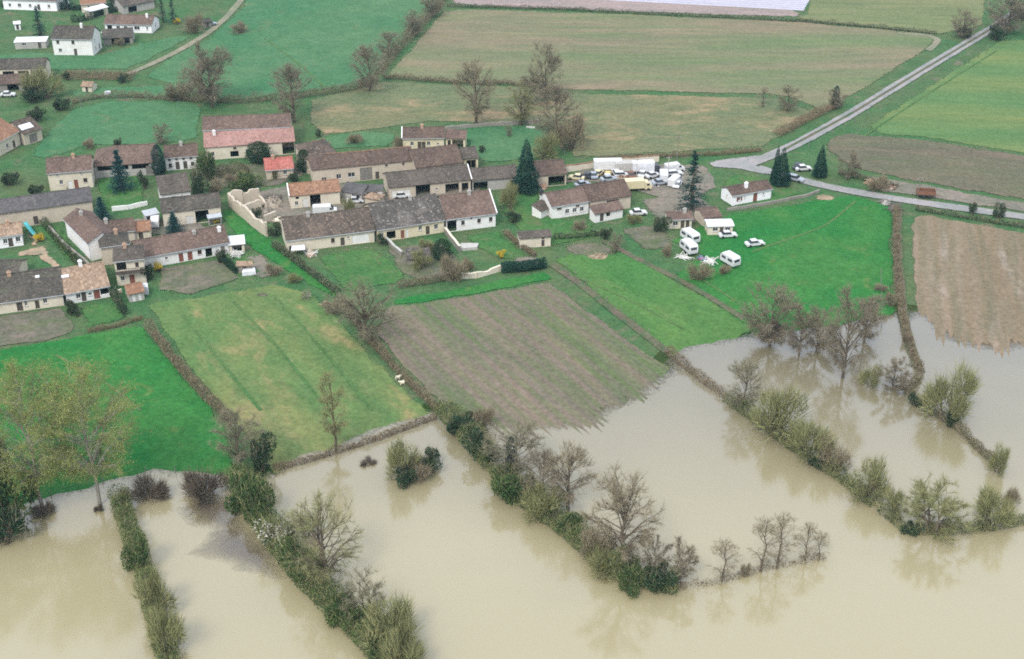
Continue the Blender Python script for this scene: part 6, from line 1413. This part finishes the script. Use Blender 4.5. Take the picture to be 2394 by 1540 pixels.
T('shrub', 'twiggy_bush', 985, 625, 590, 50, 'twiggy bush beside the pigsty', 'shrub')
T('shrub', 'dark_bush', 895, 570, 545, 30, 'dark bush against the middle house wall', 'shrub')
T('shrub', 'twiggy_bush', 735, 570, 535, 36, 'bare climber against the old sagging house', 'shrub')
T('shrub', 'dark_bush', 640, 550, 520, 40, 'ivy-dark shrub at the ruined barn\'s lane side', 'shrub')
T('shrub', 'dark_bush', 600, 520, 480, 30, 'shrub against the ruined barn wall', 'shrub')
T('shrub', 'twiggy_bush', 815, 500, 465, 30, 'bare shrub in front of the orange-tiled barn', 'shrub')
T('shrub', 'green_bush', 490, 420, 345, 50, 'green creeper bush at the large farmhouse\'s west end', 'shrub')
T('shrub', 'dark_bush', 470, 465, 395, 55, 'dark thicket behind the steep grey-roofed shed', 'shrub')
T('shrub', 'green_bush', 570, 440, 395, 80, 'green thicket below the large farmhouse', 'shrub')
T('shrub', 'dark_bush', 340, 440, 395, 26, 'dark shrub between spruce and cypress', 'shrub')
T('tree', 'orchard_tree', 425, 500, 455, 36, 'bare fruit tree beside the steep grey shed')
T('shrub', 'dark_bush', 348, 655, 610, 40, 'dark evergreen shrub beside the balcony house', 'shrub')
T('shrub', 'forsythia', 370, 632, 612, 22, 'yellowish shrub at the balcony house corner', 'shrub')
T('shrub', 'dark_bush', 517, 612, 580, 30, 'dark shrub at the long white house\'s east door', 'shrub')
T('shrub', 'dark_bush', 165, 735, 695, 24, 'dark pointed shrub before the speckled-tile house', 'shrub')
T('shrub', 'dark_bush', 25, 430, 395, 50, 'dark bushes at the west edge above the slate barn', 'shrub')
T('shrub', 'dark_bush', 85, 455, 425, 40, 'dark bush by the cream farmhouse\'s west corner', 'shrub')
T('shrub', 'dark_bush', 275, 345, 320, 24, 'dark bush behind the hipped pinkish roof', 'shrub')
T('shrub', 'brown_bush', 210, 345, 325, 34, 'brown bush behind the brown-roofed farmhouse', 'shrub')
T('tree', 'orchard_tree', 380, 335, 290, 50, 'faint bare tree at the meadow edge above the white farmhouse')
T('shrub', 'twiggy_bush', 105, 228, 160, 90, 'pale bushy tree beside the dark-roofed barn', 'tree')
T('shrub', 'dark_bush', 80, 235, 195, 70, 'dark bush mass under the pale bushy tree', 'shrub')
T('shrub', 'dark_bush', 145, 255, 222, 50, 'dark bush east of the pale bushy tree', 'shrub')
T('shrub', 'dark_bush', 90, 280, 245, 46, 'dark round bush above the orange-roofed house', 'shrub')
T('shrub', 'dark_bush', 155, 185, 165, 26, 'dark shrub on the vine strip', 'shrub')
T('shrub', 'dark_bush', 288, 192, 168, 24, 'dark shrub at the end of the vine strip', 'shrub')
T('shrub', 'brown_bush', 280, 105, 88, 26, 'rusty bush beside the brown sheet shed', 'shrub')
T('shrub', 'brown_bush', 455, 75, 30, 50, 'faint brown tree by the dirt track', 'tree')
T('shrub', 'brown_bush', 560, 75, 50, 40, 'brown bush near the far end of the dirt track', 'shrub')
T('shrub', 'dark_bush', 745, 320, 300, 16, 'dark small shrub by the farmhouse gable', 'shrub')
T('shrub', 'brown_bush', 935, 345, 315, 30, 'mauve bush at the yellow house\'s white gable', 'shrub')
T('shrub', 'brown_bush', 830, 335, 310, 40, 'brown scrub on the lawn behind the long tan barn', 'shrub')

# scrub between the houses
T('shrub', 'brown_bush', 545, 430, 405, 44, 'brown scrub above the ruined barn', 'shrub')
T('shrub', 'brown_bush', 505, 452, 420, 40, 'brown scrub beside the ruined barn\'s upper corner', 'shrub')
T('shrub', 'twiggy_bush', 650, 412, 385, 40, 'twiggy scrub below the bright red roof', 'shrub')
T('shrub', 'dark_bush', 690, 425, 398, 30, 'dark scrub between the red roof and the tan barn', 'shrub')
T('shrub', 'brown_bush', 760, 345, 325, 30, 'brown scrub behind the tan barn\'s short wing', 'shrub')
T('shrub', 'twiggy_bush', 1000, 585, 560, 40, 'bare scrub in the middle house garden', 'shrub')
T('shrub', 'brown_bush', 1095, 630, 605, 36, 'brown scrub by the low tumbled wall', 'shrub')
T('shrub', 'twiggy_bush', 1480, 520, 500, 36, 'scrubby bush below the brown-roofed east barn', 'shrub')
T('shrub', 'brown_bush', 1355, 535, 515, 34, 'brown bush on the east lawn', 'shrub')
T('shrub', 'brown_bush', 640, 640, 618, 40, 'brown scrub on the rough ground by the lane', 'shrub')
T('shrub', 'twiggy_bush', 690, 660, 640, 34, 'twiggy scrub along the green lane', 'shrub')
T('shrub', 'brown_bush', 780, 730, 700, 50, 'brown scrub beside the manure heap', 'shrub')
T('tree', 'orchard_tree', 1440, 590, 545, 40, 'young bare tree in the east kitchen plot')
T('tree', 'orchard_tree', 160, 490, 440, 46, 'small bare tree by the slate-roofed barn gable')
T('shrub', 'dark_bush', 30, 640, 605, 40, 'dark bush by the gravel path house', 'shrub')

# ------------------------------------------------------------------ damp air over the valley
m = bpy.data.materials.new('haze'); m.use_nodes = True; t = m.node_tree; t.nodes.clear()
vo = t.nodes.new('ShaderNodeVolumePrincipled'); vo.inputs['Color'].default_value = (0.55, 0.85, 1.0, 1); vo.inputs['Density'].default_value = 0.00012; vo.inputs['Anisotropy'].default_value = 0.2
oo = t.nodes.new('ShaderNodeOutputMaterial'); t.links.new(vo.outputs[0], oo.inputs['Volume']); MATS['haze'] = m
q = MB(); q.box(-3100, -1600, -4, 3100, 3600, 132); tag(q.build('haze', 'haze'), kind='stuff')
